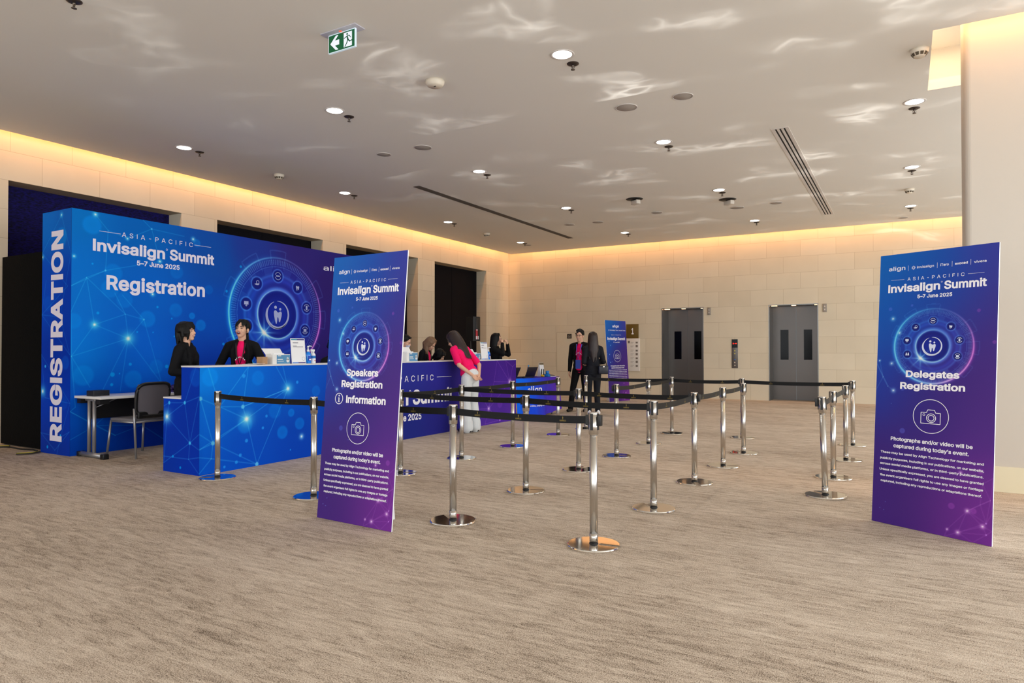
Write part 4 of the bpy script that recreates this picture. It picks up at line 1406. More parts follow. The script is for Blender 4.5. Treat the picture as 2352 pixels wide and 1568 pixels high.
pb = thing('paper_wrap', 'crumpled dark purple wrap on the folding table behind the mesh chair', 'wrap', (-8.55, 5.56, 0.7455))
m = MB()
for i in range(9):
    m.ell((rnd.uniform(-.07, .07), rnd.uniform(-.05, .05), .035 + rnd.uniform(0, .03)), (.035, .03, .034), 8, 6)
m.box(-.09, .09, -.07, .07, 0, .02)
m.build('wrap', mat('purple_wrap', (44, 20, 90), 0.5), pb)

ch = thing('mesh_chair', 'office side chair with grey mesh back and silver legs at the folding table', 'chair', (-8.27, 4.92, 0), math.radians(4))
# faces -x; back on +x
for sx, sy in ((-1, -1), (-1, 1), (1, -1), (1, 1)):
    MB().tube([(sx * .275, sy * .235, 0.0), (sx * .225, sy * .215, 0.44)] if sx < 0 else [(sx * .285, sy * .235, 0.0), (sx * .235, sy * .225, 0.45), (sx * .225, sy * .225, 0.60)], 0.0135, 12).build('leg', M_ALU, ch)
m = MB().box(-.235, .215, -.225, .225, 0.435, 0.475, bev=.018)
m.build('seat', mat('grey_seat', (112, 108, 112), 0.6), ch)
MB().tube([(-.22, -.215, .432), (.22, -.22, .432), (.22, .22, .432), (-.22, .215, .432)], .013, 10, 0, True).build('seat_frame', M_ALU, ch)


def back_pt(u, v):  # u -1..1 across, v 0..1 up
    return (0.225 + 0.055 * v ** 1.3 + 0.035 * (1 - u * u), u * (0.205 + 0.02 * v), 0.50 + 0.40 * v)


out = []
for i in range(40):
    t = 2 * math.pi * i / 40
    c, s_ = math.cos(t), math.sin(t)
    u = math.copysign(abs(c) ** 0.45, c); v = 0.5 + 0.5 * math.copysign(abs(s_) ** 0.45, s_)
    out.append(back_pt(u, v))
fr = MB().tube(out, 0.020, 10, 0, True).build('back_frame', M_BLACK, ch)
vs = []; fs = []
for j in range(13):
    for i in range(13): vs.append(back_pt(-.97 + 1.94 * i / 12, .02 + .96 * j / 12))
for j in range(12):
    for i in range(12): fs.append((j * 13 + i, j * 13 + i + 1, j * 13 + i + 14, j * 13 + i + 13))
m = MB().add(vs, fs, 0, True)
m.add([(x + .004, y, z) for x, y, z in vs], fs, 0, True)
M_MESHF = mat('grey_mesh', (104, 100, 108), 0.75)
m.build('back_mesh', M_MESHF, ch)
MB().box(.215, .262, -.19, .19, .475, .56, bev=.012).build('back_bracket', M_BLACK, ch)

# ==================================================================== SMALL THINGS ON THE COUNTERS
M_CARD = mat('white_card', (232, 232, 230), 0.6)
M_CARDBLUE = mat('blue_packet_print', (78, 142, 186), 0.55)
M_KRAFT = mat('kraft_card', (176, 138, 102), 0.7)
M_GEL = mat('blue_gel', (0, 128, 232), 0.15, coat=0.5)
M_INK = mat('grey_ink', (70, 72, 96), 0.6)
M_TEAL = mat('teal_ink', (40, 140, 170), 0.6)
ZB = 1.1405


def glove_box(loc, rz, label):
    t = thing('glove_box', label, 'box', loc, rz, 'glove boxes on the counter')
    MB().box(0, .26, 0, .12, 0, .115).build('carton', M_CARD, t)
    # open lid flap leaning back
    MB().add([(.0, .12, .115), (.26, .12, .115), (.24, .155, .185), (-.03, .155, .185), (.0, .124, .113), (.26, .124, .113), (.24, .159, .183), (-.03, .159, .183)],
             [(0, 1, 2, 3), (4, 7, 6, 5), (0, 4, 5, 1), (1, 5, 6, 2), (2, 6, 7, 3), (3, 7, 4, 0)]).build('lid_flap', M_CARD, t)
    f = Flat(-.001).rect(.06, .258, .004, .108)
    f.build('printed_panel', M_CARDBLUE, t)
    g = Flat(-.002).rect(.075, .125, .092, .104).rect(.07, .15, .050, .062).rect(.07, .165, .030, .036)
    g.disc(.225, .040, .022, 0, 14).rect(.208, .216, .045, .078).rect(.219, .227, .05, .085).rect(.230, .238, .045, .076)
    g.build('packet_marks', M_CARD, t)
    MB().box(.05, .20, .035, .09, .112, .128).build('gloves', M_WHITEB, t)
    return t


glove_box((-6.41, 5.40, ZB), R90, 'open white and blue glove box on the blue counter, left of the sign holder')
tag(MB().box(-6.52, -6.42, 5.265, 5.335, ZB, ZB + .088).build('small_carton', M_KRAFT), 'small brown carton left of the open glove box on the blue counter', 'box')
m = MB()
for i in range(5):
    m.box(-.02 + .01 * i, .05 + .012 * i, .07 * i, .07 * i + .10, .003 * i, .003 * i + .002)
o = m.build('paper_sheet', M_WHITEB); o.location = (-6.44, 4.86, ZB); tag(o, 'loose white papers on the blue counter in front of the laughing woman', 'paper')


def sign_holder(loc, rz, label):
    t = thing('sign_holder', label, 'sign', loc, rz, 'white notice stands on the counter')
    w, h = .222, .312
    b = MB().box(0, w, 0, .004, 0, h)
    fb = b.build('notice_board', M_WHITEB, t)
    fb.rotation_euler = (-.10, 0, 0)
    MB().box(0, w, 0, .085, 0, .003).build('foot', M_WHITEB, t)
    Flat(-.001).rect(.008, .10, h - .022, h - .008).build('header_bar', M_TEAL, fb)
    Flat(-.001).rect(.10, .214, h - .022, h - .008).rect(.10, .214, .006, .018).build('header_bar', mat('navy_ink', (52, 44, 130), 0.6), fb)
    Flat(-.001).rect(.008, .10, .006, .018).build('header_bar', mat('sky_ink', (60, 130, 215), 0.6), fb)
    g = Flat(-.001)
    g.rect(.03, .115, .252, .260)
    for v in (.216, .204): g.rect(.03, .03 + (.06 if v > .21 else .16), v, v + .005)
    g.ring(.185, .060, .022, .002)
    g.build('small_print', M_INK, fb)
    return t


sign_holder((-6.42, 5.70, ZB), R90, 'white notice stand on the blue counter left of the sanitiser bottles')


def pump_bottle(loc, label):
    t = thing('sanitiser_bottle', label, 'bottle', loc, R90, 'hand sanitiser pumps')
    MB().lathe([(.0, 0), (.036, 0), (.038, .006), (.038, .105), (.034, .125), (.016, .140), (.015, .148)], 28).build('body', M_GEL, t)
    MB().box(-.024, .010, -.0392, -.030, .035, .095).build('label', mat('bottle_label_blue', (20, 70, 190), 0.5), t)
    MB().box(-.018, .014, -.0398, -.032, .040, .058).build('label_strip', M_WHITEB, t)
    p = MB().lathe([(.017, .146), (.017, .168), (.008, .176), (.006, .205)], 20)
    p.tube([(0, 0, .203), (0, 0, .215), (.012, -.01, .218), (.040, -.02, .214)], .006, 10)
    p.cyl((0, 0, .203), .013, .014, 16)
    p.build('pump', M_WHITEB, t)
    return t


pump_bottle((-6.46, 5.99, ZB), 'blue hand sanitiser pump on the blue counter by the notice stand')
sb = thing('spray_bottle', 'white trigger spray bottle right of the blue sanitiser on the blue counter', 'bottle', (-6.46, 6.075, ZB), R90)
MB().lathe([(0, 0), (.028, 0), (.030, .005), (.030, .095), (.024, .118), (.012, .130), (.012, .140)], 24).build('body', M_WHITEB, sb)
MB().lathe([(.0302, .062), (.0302, .096)], 24).build('blue_band', mat('spray_band_blue', (30, 120, 200), .5), sb)
MB().box(-.006, .006, -.0308, -.028, .028, .042).build('red_mark', mat('red_mark', (210, 40, 50), .5), sb)
m = MB().lathe([(.014, .138), (.014, .152)], 18)
m.box(-.045, .018, -.011, .011, .150, .176, bev=.006).box(-.034, -.022, -.007, .007, .112, .152, bev=.003)
m.build('trigger', M_WHITEB, sb)

glove_box((-6.41, 7.86, ZB), R90, 'open white glove box on the purple counter beside the masked person').scale = (1.0, 1.0, 1.15)
sign_holder((-6.42, 9.93, ZB), R90, 'white notice stand near the right end of the purple counter')
pump_bottle((-6.47, 10.225, ZB), 'blue hand sanitiser pump at the right end of the purple counter')
glove_box((-6.44, 9.66, ZB), R90, 'white and blue glove box partly behind the woman in pink')

# loudspeaker on a pole stand behind the counter
sk = thing('speaker_stand', 'black pole stand carrying the loudspeaker behind the purple counter', 'stand', (-9.0, 13.45, 0))
MB().tube([(0, 0, .0), (0, 0, 1.53)], .018, 12).build('pole', M_BLACK, sk)
for q in range(3):
    an = q * 2.094
    MB().tube([(0, 0, .45), (.42 * math.cos(an), .42 * math.sin(an), .012)], .012, 8).build('leg', M_BLACK, sk)
sp = thing('loudspeaker', 'black loudspeaker on a pole stand before the rightmost dark opening', 'loudspeaker', (-9.0, 13.56, 1.531), math.radians(-10))
MB().prism([(-.13, -.125), (.10, -.125), (.13, -.06), (.13, .06), (.10, .125), (-.13, .125)], 0.0, .585).build('cabinet', mat('speaker_black', (13, 13, 15), .6), sp)
MB().box(.126, .140, -.055, .055, .03, .55, bev=.004).build('grille', mat('speaker_grille', (20, 20, 22), .4), sp)
st = thing('label_strip', 'red and white tag hanging on the front of the black loudspeaker', 'tag', (-8.868, 13.49, 1.55), math.radians(-10))
m = MB().box(0, .012, -.03, .03, .02, .26, bev=.005); m.build('red_strip', mat('tag_red', (190, 34, 52), .5), st)
MB().box(.010, .015, -.03, .0, .02, .10).box(.010, .015, .028, .055, .02, .10).box(.010, .015, -.02, .02, .235, .255).build('white_marks', M_WHITEB, st)

# ==================================================================== PROMO TABLE
TA = math.atan2(1.46, .19)
tb = thing('promo_table', 'folding table hidden under the blue and purple promo cloth', 'table', (-6.36, 11.0, 0), TA)
MB().box(.02, 1.45, .02, .60, .725, .752).build('table_top', M_LAMIN, tb)
for x in (.10, 1.37):
    for y in (.10, .52): MB().tube([(x, y, 0), (x, y, .73)], .016, 10).build('leg', M_ALU, tb)
cw, chh = 1.475, .765
tc = thing('promo_tablecloth', 'glossy blue to purple promo cloth draped over the table at the counter end', 'tablecloth', (-6.36, 11.0, 0), TA)
a = Art(cw, chh, 0.012)
a.grad([(0, .7, (0, 112, 244)), (0, .1, (0, 100, 240)), (.4, .5, (0, 92, 238)), (.5, .1, (20, 70, 215)), (.75, .6, (40, 60, 190)), (1.0, .6, (56, 40, 160)), (1.2, .3, (70, 44, 172)), (1.45, .7, (92, 30, 130)), (1.45, .3, (110, 50, 170)), (1.1, .05, (60, 40, 160))], 3)


def drape(U, V):
    t = 1 - V / chh
    y = -.012 - .05 * t * (np.sin(U * 9.0 + 1.0) * .45 + .6) - .02 * t * np.sin(U * 23)
    z = V + (1 - V / chh) * (.012 + .10 * np.clip((U - .75) / .72, 0, 1) ** 1.6)
    return np.stack([U, y, z], 1)


def drape_s(U, V):
    p = drape(U, V); p[:, 1] += .0
    return p


a.build('cloth_front', M_PRINTC, tc, shape=drape, gain=1.25)
a2 = Art(cw, .62, .03); a2.grad([(0, .3, (6, 100, 235)), (.6, .3, (60, 40, 150)), (1.4, .3, (90, 36, 140))], 3)
a2.build('cloth_top', M_PRINTC, tc, shape=lambda U, V: np.stack([U, V - .012, chh + 0 * U], 1), gain=1.1)
a3 = Art(.60, .70, .02); a3.grad([(0, .3, (104, 50, 160)), (.6, .3, (90, 40, 150))], 3)
a3.build('cloth_end', M_PRINTC, tc, shape=lambda U, V: np.stack([cw + .01 * (1 - V / .7) * np.sin(U * 20), U - .012, V + .065], 1), gain=1.1)
a3.build('cloth_end', M_PRINTC, tc, shape=lambda U, V: np.stack([-.002 - .01 * (1 - V / .7) * (1 + np.sin(U * 20)), U - .012, V + .065], 1), gain=1.1)
f = Flat(0)
f.text('align', .60, .47, .13, .46, .012)
f.build('logo', M_WHITE, tc)
f2 = Flat(0).text('Transforming smiles, changing lives.', .55, .20, .032, .74, .014)
f2.build('slogan', M_WHITE, tc)
for o in tc.children:
    if o.name.startswith(('logo', 'slogan')):
        co = np.zeros(len(o.data.vertices) * 3); o.data.vertices.foreach_get('co', co); co = co.reshape(-1, 3)
        q = drape(co[:, 0], co[:, 2]); q[:, 1] -= .006
        o.data.vertices.foreach_set('co', q.ravel())


def table_pt(u, v, z=.7665):
    c, s_ = math.cos(TA), math.sin(TA)
    return (-6.36 + u * c - v * s_, 11.0 + u * s_ + v * c, z)


def laptop(u, v, label, rz=0.0):
    t = thing('laptop', label, 'laptop', table_pt(u, v), TA + rz, 'laptops on the promo table')
    M_LAP = mat('laptop_dark', (26, 24, 34), .4)
    MB().box(-.16, .16, 0, .225, 0, .016, bev=.003).build('base', mat('laptop_base', (60, 60, 66), .4), t)
    m = MB().box(-.16, .16, -.004, .003, .0, .215, bev=.003)
    l = m.build('lid', M_LAP, t); l.location = (0, .004, .012); l.rotation_euler = (math.radians(24), 0, 0)
    MB().box(-.15, .15, .0032, .0042, .01, .205).build('screen', mat('screen_off', (30, 40, 90), .2), l)
    MB().box(-.14, .14, .05, .16, .016, .018).build('keyboard', M_BLACK, t)
    return t


laptop(.70, .17, 'open dark laptop in the middle of the promo table, screen turned away')
laptop(.22, .20, 'open laptop half hidden by the right end of the purple counter', .25)
tag(MB().ell((0, 0, .012), (.03, .05, .02), 14, 8).build('computer_mouse', M_BLACK), 'black computer mouse between the two laptops', 'mouse').location = table_pt(.42, .10, .7705)
wb = thing('water_bottle', 'clear water bottle with blue cap behind the open dark laptop', 'bottle', table_pt(.97, .40))
MB().lathe([(0, 0), (.03, 0), (.032, .01), (.032, .15), (.022, .19), (.013, .205), (.013, .215)], 20).build('body', mat('clear_plastic', (222, 232, 240), .08, trans=.85), wb)
MB().lathe([(.033, .06), (.033, .12)], 20).build('label', mat('bottle_label', (60, 110, 200), .5), wb)
MB().cyl((0, 0, .213), .016, .024, 16).build('cap', mat('cap_blue', (40, 150, 210), .4), wb)
tl = thing('pliers', 'yellow and black handled tools standing on the promo table by the blue caddy', 'tool', table_pt(1.13, .17))
m = MB().cap((-.02, 0, .03), (-.012, 0, .155), .011, .010); m.cap((.035, 0, .03), (.03, 0, .150), .011, .010); m.build('handles', M_BLACK, tl)
MB().ell((0, 0, .026), (.035, .03, .026), 12, 8).ell((.03, 0, .02), (.02, .02, .02), 10, 6).build('grip', mat('tool_yellow', (222, 178, 20), .5), tl)
bc = thing('desk_caddy', 'bright blue desk caddy on the promo table in front of the white tent card', 'caddy', table_pt(1.24, .12))
M_CB = mat('caddy_blue', (10, 120, 206), .4)
MB().box(-.05, .05, -.04, .04, 0, .055, bev=.008).build('tray', M_CB, bc)
MB().lathe([(.032, .05), (.036, .12), (.030, .12), (.028, .055)], 20).build('cup', M_CB, bc)
tcard = thing('tent_card', 'white tent card with brown top band on the promo table', 'card', table_pt(1.33, .34), TA)
MB().prism([(-.045, 0), (.045, 0), (.004, .285), (-.004, .285)], -.075, .075, axis='x').build('card', M_WHITEB, tcard)
Flat(0).rect(-.075, .075, .245, .285).build('band', mat('bronze_print', (110, 96, 68), .5), tcard)
bd_ = [o for o in tcard.children if o.name.startswith('band')][0]; bd_.rotation_euler = (-.143, 0, 0); bd_.location = (0, -.0465, 0)
pp = thing('document_tray', 'white papers with a grey tablet on the right end of the promo table', 'papers', table_pt(1.36, .14), TA - .2)
MB().box(-.06, .10, -.09, .16, 0, .012).build('papers', M_WHITEB, pp)
MB().add([(-.05, -.06, .014), (.09, -.06, .014), (.09, .12, .05), (-.05, .12, .05), (-.05, -.06, .022), (.09, -.06, .022), (.09, .12, .058), (-.05, .12, .058)],
         [(0, 3, 2, 1), (4, 5, 6, 7), (0, 1, 5, 4), (1, 2, 6, 5), (2, 3, 7, 6), (3, 0, 4, 7)]).build('tablet', mat('tablet_grey', (84, 80, 82), .4), pp)

# ==================================================================== FITTINGS ON THE BACK WALL
for i, (x, lb) in enumerate(((-4.595, 'small grey lift arrival lantern right of the left lift'), (-1.73, 'small grey lift arrival lantern right of the right lift'))):
    t = thing('lift_lantern', lb, 'lift lantern', (x, YB - .001, 2.27), 0, 'lift lanterns')
    MB().box(-.045, .045, -.022, 0, 0, .205, bev=.006).build('housing', mat('lantern_grey', (150, 142, 132), .4, .4), t)
    f = Flat(-.0235)
    f.poly([(-.02, .125), (.02, .125), (0, .165)]).poly([(-.02, .075), (.02, .075), (0, .035)])
    f.build('arrows', mat('lantern_arrow', (216, 206, 196), .4), t)
t = thing('lift_call_panel', 'tall steel lift call panel with red display between the two lifts', 'lift panel', (-3.922, YB - .001, .836))
MB().box(-.078, .078, -.016, 0, 0, .767, bev=.004).build('plate', mat('panel_steel', (112, 108, 104), .35, .7), t)
MB().box(-.074, .074, -.020, -.012, .545, .763).build('display', M_DARKGLASS, t)
f = Flat(-.0212)
f.rect(-.045, -.020, .648, .658).rect(-.045, -.037, .630, .676).rect(.0, .03, .648, .658).poly([(.030, .635), (.055, .653), (.030, .671)])
f.build('red_digits', mat('led_red', (255, 40, 24), .5, emit=(255, 30, 16), es=3.0), t)
for z, c in ((.46, (206, 196, 110)), (.385, (206, 196, 110)), (.225, (50, 110, 190)), (.145, (190, 184, 176)), (.07, (190, 184, 176))):
    MB().lathe([(.019, 0), (.019, .010), (0, .011)], 18, (0, 0, 0)).build('button', mat('button_%d%d' % (c[0], c[2]), c, .4), t)
    b = t.children[-1] if False else [o for o in t.children if o.name.startswith('button')][-1]
for k, b in enumerate([o for o in t.children if o.name.startswith('button')]):
    b.location = (0, -.016, (.46, .385, .225, .145, .07)[k]); b.rotation_euler = (R90, 0, 0)
t = thing('door_sign', 'small dark square pictogram plate on the flush wall panel', 'sign', (-8.79, YB - .0075, 1.668))
MB().box(-.074, .074, -.008, 0, 0, .14).build('plate', mat('bronze_dark', (52, 44, 38), .4), t)
f = Flat(-.0092)
f.ring(0, .072, .036, .008, 0, math.pi, seg=20).rect(-.040, -.032, .035, .072).rect(.032, .040, .035, .072).rect(-.045, .045, .028, .036).disc(0, .062, .015)
f.build('pictogram', mat('pictogram_grey', (176, 166, 152), .5), t)
t = thing('level_sign', 'brown plaque with number 1 on the back wall behind the distant board', 'sign', (-6.785, YB - .001, 1.655))
MB().box(-.185, .185, -.018, 0, 0, .405, bev=.003).build('plaque', mat('bronze_plaque', (112, 88, 30), .35, .3), t)
Flat(-.0195).text('1', .01, .125, .165, .065, .03).build('numeral', M_WHITE, t)
t = thing('directory_board', 'pale wall directory board under the brown number 1 plaque', 'sign', (-6.765, YB - .001, .712))
MB().box(-.195, .205, -.03, 0, 0, .94, bev=.004).build('board', mat('directory_white', (226, 222, 216), .5), t)
f = Flat(-.0315)
for i, v in enumerate((.83, .72, .60, .49, .38, .27, .16)):
    f.rect(.085, .150, v - .035, v + (.03 if i % 2 else .015)).rect(-.07, .03, v, v + .008).rect(-.07, .0, v - .03, v - .024)
f.rect(-.15, -.09, .80, .87)
f.build('directory_print', mat('directory_ink', (120, 112, 104), .6), t)

# ==================================================================== CEILING FITTINGS
M_GLOW = mat('downlight_glow', (255, 255, 255), .5, emit=(255, 252, 246), es=9.0)
M_TRIM = mat('white_trim', (214, 208, 202), .5)
GX = (-9.25, -6.18, -3.0, 0.12)
GY = (6.15, 9.48, 12.85, 16.3)
ROWN = ('nearest', 'second', 'third', 'farthest')
COLN = ('left wall side', 'left middle', 'right middle', 'column side')
dl0 = None


def downlight0():
    t = thing('downlight', '', 'ceiling light', (0, 0, ZC), 0, 'recessed round downlights')
    MB().lathe([(.098, .0), (.105, -.006), (.122, -.005), (.125, .0)], 36).build('trim_ring', M_TRIM, t)
    MB().lathe([(0, -.0035), (.098, -.003)], 36).build('lamp', M_GLOW, t)
    return t


def sprinkler0():
    t = thing('sprinkler', '', 'sprinkler', (0, 0, ZC), 0, 'ceiling sprinklers')
    MB().lathe([(.0, -.012), (.04, -.014), (.062, -.006), (.064, 0)], 28).build('rosette', mat('sprinkler_bronze', (70, 60, 54), .4, .6), t)
    m = MB().lathe([(.013, -.012), (.013, -.03), (.007, -.034), (.006, -.062)], 12)
    m.tube([(-.014, 0, -.03), (-.018, 0, -.046), (-.005, 0, -.062)], .003, 6).tube([(.014, 0, -.03), (.018, 0, -.046), (.005, 0, -.062)], .003, 6)
    m.build('nozzle', mat('sprinkler_metal', (110, 100, 92), .35, .8), t)
    MB().lathe([(.0, -.062), (.022, -.062), (.022, -.066), (0, -.066)], 16).build('deflector', MATS['sprinkler_metal'], t)
    return t


dl = downlight0(); sk0 = sprinkler0()
first = True
for j, y in enumerate(GY):
    for i, x in enumerate(GX):
        if j == 0 and i == 3: continue
        lb = 'glowing round downlight, %s row from the camera, %s column' % (ROWN[j], COLN[i])
        lb2 = 'small dark sprinkler just behind the downlight of the %s row, %s column' % (ROWN[j], COLN[i])
        if first:
            dl.location = (x, y, ZC); dl['label'] = lb; sk0.location = (x, y + .255, ZC); sk0['label'] = lb2; first = False
        else:
            copy_tree(dl, lb, (x, y, ZC)); copy_tree(sk0, lb2, (x, y + .255, ZC))
        ld = bpy.data.lights.new('downlight_beam', 'SPOT'); ld.energy = 62; ld.spot_size = math.radians(95); ld.spot_blend = .6; ld.shadow_soft_size = .08; ld.color = (1.0, .97, .93)
        lo = bpy.data.objects.new('downlight_beam', ld); lo.location = (x, y, ZC - .02); COL.objects.link(lo)
copy_tree(sk0, 'dark sprinkler cut by the top edge of the view, upper left', (-6.18, 3.075, ZC))

t = thing('smoke_detector', 'round cream detector near the green exit sign', 'detector', (-4.53, 6.04, ZC), 0, 'smoke detectors')
MB().lathe([(0, -.058), (.085, -.058), (.088, -.052), (.105, -.030), (.108, 0)], 36).build('body', mat('detector_cream', (222, 212, 194), .5), t)
MB().box(-.014, .014, -.006, .006, -.061, -.057).build('indicator', M_BLACK, t)


def smoke(x, y, lb, r=.085):
    t = thing('smoke_detector', lb, 'detector', (x, y, ZC), 0, 'smoke detectors')
    MB().lathe([(0, -.080), (r * .52, -.080), (r * .62, -.072), (r * .95, -.030), (r, 0)], 32).build('body', MATS['detector_cream'], t)
    m = MB()
    for q in range(10):
        an = q * .6283
        c, s_ = math.cos(an), math.sin(an)
        vs = [(r * k * math.cos(an + d), r * k * math.sin(an + d), z) for k, z in ((.68, -.0715), (.90, -.0445)) for d in (-.22, .22)]
        m.add(vs, [(0, 1, 3, 2)])
    m.build('vents', mat('vent_shadow', (84, 74, 58), .8), t)


smoke(.145, 7.85, 'domed smoke detector beside the glowing recess around the column')
smoke(-9.26, 7.92, 'domed smoke detector between the first two left wall downlights')
smoke(-9.29, 14.61, 'domed smoke detector near the far left ceiling corner')
smoke(.09, 14.57, 'domed smoke detector between the far column side downlights')


def speaker_disc(x, y, lb, r=.125, raised=False):
    t = thing('ceiling_speaker', lb, 'ceiling speaker', (x, y, ZC), 0, 'flush round ceiling speakers')
    MB().lathe([(0, -.004), (r * .92, -.004), (r * .93, -.003)], 36).build('grille', mat('speaker_grille_paint', (168, 160, 152), .8), t)
    MB().lathe([(r * .92, -.003), (r * .94, -.008), (r, -.006), (r * 1.02, 0)], 36).build('rim', MATS['white_trim'] if raised else mat('rim_paint', (206, 200, 194), .7), t)


for x, y, lb, r in ((-2.26, 7.89, 'flush round ceiling speaker with raised rim, right of the other near one', .12), (-2.97, 7.90, 'flush round ceiling speaker among the light ripples, near centre', .135),
                    (-6.18, 7.94, 'flush round ceiling speaker near the start of the long thin air slot', .135), (-6.915, 7.92, 'flush round ceiling grille left of the speaker near the long air slot', .11),
                    (-4.67, 14.28, 'dark flush ceiling disc between the two stained cameras', .12), (-6.22, 14.64, 'faint flush ceiling disc left of centre, far back', .13), (-6.93, 14.60, 'faint flush ceiling disc at the far end of the long air slot', .12),
                    (-3.05, 14.65, 'faint flush ceiling disc just below the right stained camera', .14), (-2.26, 14.57, 'faint flush ceiling disc left of the triple air slot', .12), (-9.30, 16.81, 'tiny flush ceiling disc by the farthest left downlight', .10),
                    (-.02, 17.66, 'tiny flush ceiling disc near the glowing back wall edge on the right', .10)):
    speaker_disc(x, y, lb, r)
for x, y, lb in ((-4.64, 12.78, 'ceiling camera with dark base plate, left one of two far back'), (-3.045, 13.75, 'ceiling camera with dark base plate, right one of two far back')):
    t = thing('ceiling_camera', lb, 'camera', (x, y, ZC), 0, 'ceiling cameras')
    MB().lathe([(0, -.02), (.12, -.02), (.16, -.008), (.17, 0)], 28).build('base_plate', M_BLACK, t)
    b = MB().box(-.06, .14, -.05, .05, -.115, -.035, bev=.012).build('housing', mat('camera_pale', (206, 198, 186), .5), t); b.rotation_euler = (0, 0, -.6)
    MB().cyl((0, 0, -.04), .025, .03, 14).build('bracket', M_BLACK, t)


def air_slot(x, y0, y1, w, n, lb):
    t = thing('air_slot', lb, 'air diffuser', (x, y0, ZC), 0, 'linear ceiling air slots')
    m = MB()
    L = y1 - y0
    m.box(-w / 2 - .03, w / 2 + .03, -.03, 0, -.006, .0).box(-w / 2 - .03, w / 2 + .03, L, L + .03, -.006, .0)
    m.box(-w / 2 - .03, -w / 2, 0, L, -.006, .0).box(w / 2, w / 2 + .03, 0, L, -.006, .0)
    m.build('frame', M_TRIM if n > 2 else mat('slot_frame', (88, 80, 74), .7), t)
    MB().box(-w / 2, w / 2, 0, L, -.0015, .0).build('slot_void', mat('slot_dark', (16, 14, 12), .8), t)
    p = w / (2 * n + 1) * 1.0
    for i in range(n + 1):
        c = -w / 2 + w * i / n
        MB().box(max(c - .016, -w / 2), min(c + .016, w / 2), 0, L, -.0055, -.0016).build('blade', M_TRIM if n > 2 else MATS['slot_frame'], t)


air_slot(-7.735, 9.78, 16.33, .085, 2, 'long thin double air slot along the left half of the ceiling')
air_slot(-1.45, 9.70, 16.36, .165, 3, 'wide triple air slot along the right half of the ceiling')

ex = thing('exit_sign', 'hanging green running man exit sign with left arrow under the ceiling', 'exit sign', (-4.575, 4.65, ZC))
MB().box(-.222, .222, -.07, .07, -.010, 0, bev=.003).build('ceiling_plate', mat('exit_plate', (196, 194, 204), .3), ex)
MB().box(-.012, .012, -.035, -.018, -.013, -.0095).build('indicator_lamp', mat('indicator_red', (230, 80, 50), .4, emit=(255, 70, 40), es=1.5), ex)
MB().box(-.170, .170, -.010, .010, -.185, -.009).build('light_panel', mat('exit_acrylic', (214, 228, 236), .25, emit=(190, 215, 230), es=.35), ex)
f = Flat(-.0108).rect(-.164, .164, -.178, -.018)
f.build('green_face', mat('exit_green', (0, 92, 52), .4, emit=(0, 100, 60), es=.16), ex)
f = Flat(-.0118)
A = [(-.145, -.098), (-.075, -.030), (-.040, -.030), (-.085, -.074), (-.030, -.074), (-.030, -.122), (-.085, -.122), (-.040, -.166), (-.075, -.166)]
f.poly([A[0], A[8], A[7], A[6], A[5], A[4], A[3], A[2], A[1]])
f.rect(.028, .132, -.166, -.030)
f.build('white_pictogram', mat('exit_white', (236, 240, 250), .4, emit=(225, 235, 250), es=.35), ex)
f = Flat(-.0124)
f.disc(.072, -.048, .010, 0, 16)
for p, q, w in (((.070, -.066), (.082, -.100), .017), ((.074, -.066), (.052, -.074), .008), ((.052, -.074), (.034, -.082), .008), ((.076, -.064), (.100, -.066), .008), ((.100, -.066), (.114, -.086), .008),
                ((.082, -.100), (.104, -.122), .012), ((.104, -.122), (.134, -.116), .010), ((.080, -.102), (.068, -.130), .012), ((.068, -.130), (.044, -.160), .010)):
    f.line(p, q, w)
    f.disc(q[0], q[1], w / 2, 0, 10)
f.build('running_man', MATS['exit_green'], ex)

# ==================================================================== PEOPLE


def rotx(a): return Matrix.Rotation(a, 3, 'X')


def rotz(a): return Matrix.Rotation(a, 3, 'Z')


def hand(b, w, d, palm_n, side, s=1.0, curl=0.5):
    """five-fingered hand at wrist w pointing along d; palm_n is the way the palm faces"""
    d = Vector(d).normalized(); n = Vector(palm_n); n = (n - d * n.dot(d)).normalized()
    x = d.cross(n).normalized() * side      # towards the thumb side
    w = Vector(w)
    b.cap(w - d * .01, w + d * .03 * s, .024 * s, .027 * s, 10, flat=(n, .72))
    b.cap(w + d * .025 * s - x * .016 * s, w + d * .078 * s - x * .020 * s, .020 * s, .017 * s, 10, flat=(n, .7))
    b.cap(w + d * .025 * s + x * .012 * s, w + d * .080 * s + x * .020 * s, .021 * s, .017 * s, 10, flat=(n, .7))
    for i, ln in enumerate((.074, .082, .076, .060)):
        o = (.030 - .0205 * i) * s
        p0 = w + d * (.082 - .004 * abs(i - 1)) * s + x * o
        p1 = p0 + (d * math.cos(curl * .7) + n * math.sin(curl * .7)).normalized() * ln * .52 * s + x * o * .12
        p2 = p1 + (d * math.cos(curl * 1.8) + n * math.sin(curl * 1.8)).normalized() * ln * .5 * s
        b.cap(p0, p1, .0092 * s, .0085 * s, 8); b.cap(p1, p2, .0085 * s, .0070 * s, 8)
    t0 = w + d * .022 * s + x * .024 * s
    t1 = t0 + (d * .62 + x * .70 + n * .25).normalized() * .042 * s
    t2 = t1 + (d * .85 + x * .25 + n * .35).normalized() * .032 * s
    b.cap(t0, t1, .0125 * s, .0105 * s, 8); b.cap(t1, t2, .0105 * s, .008 * s, 8)


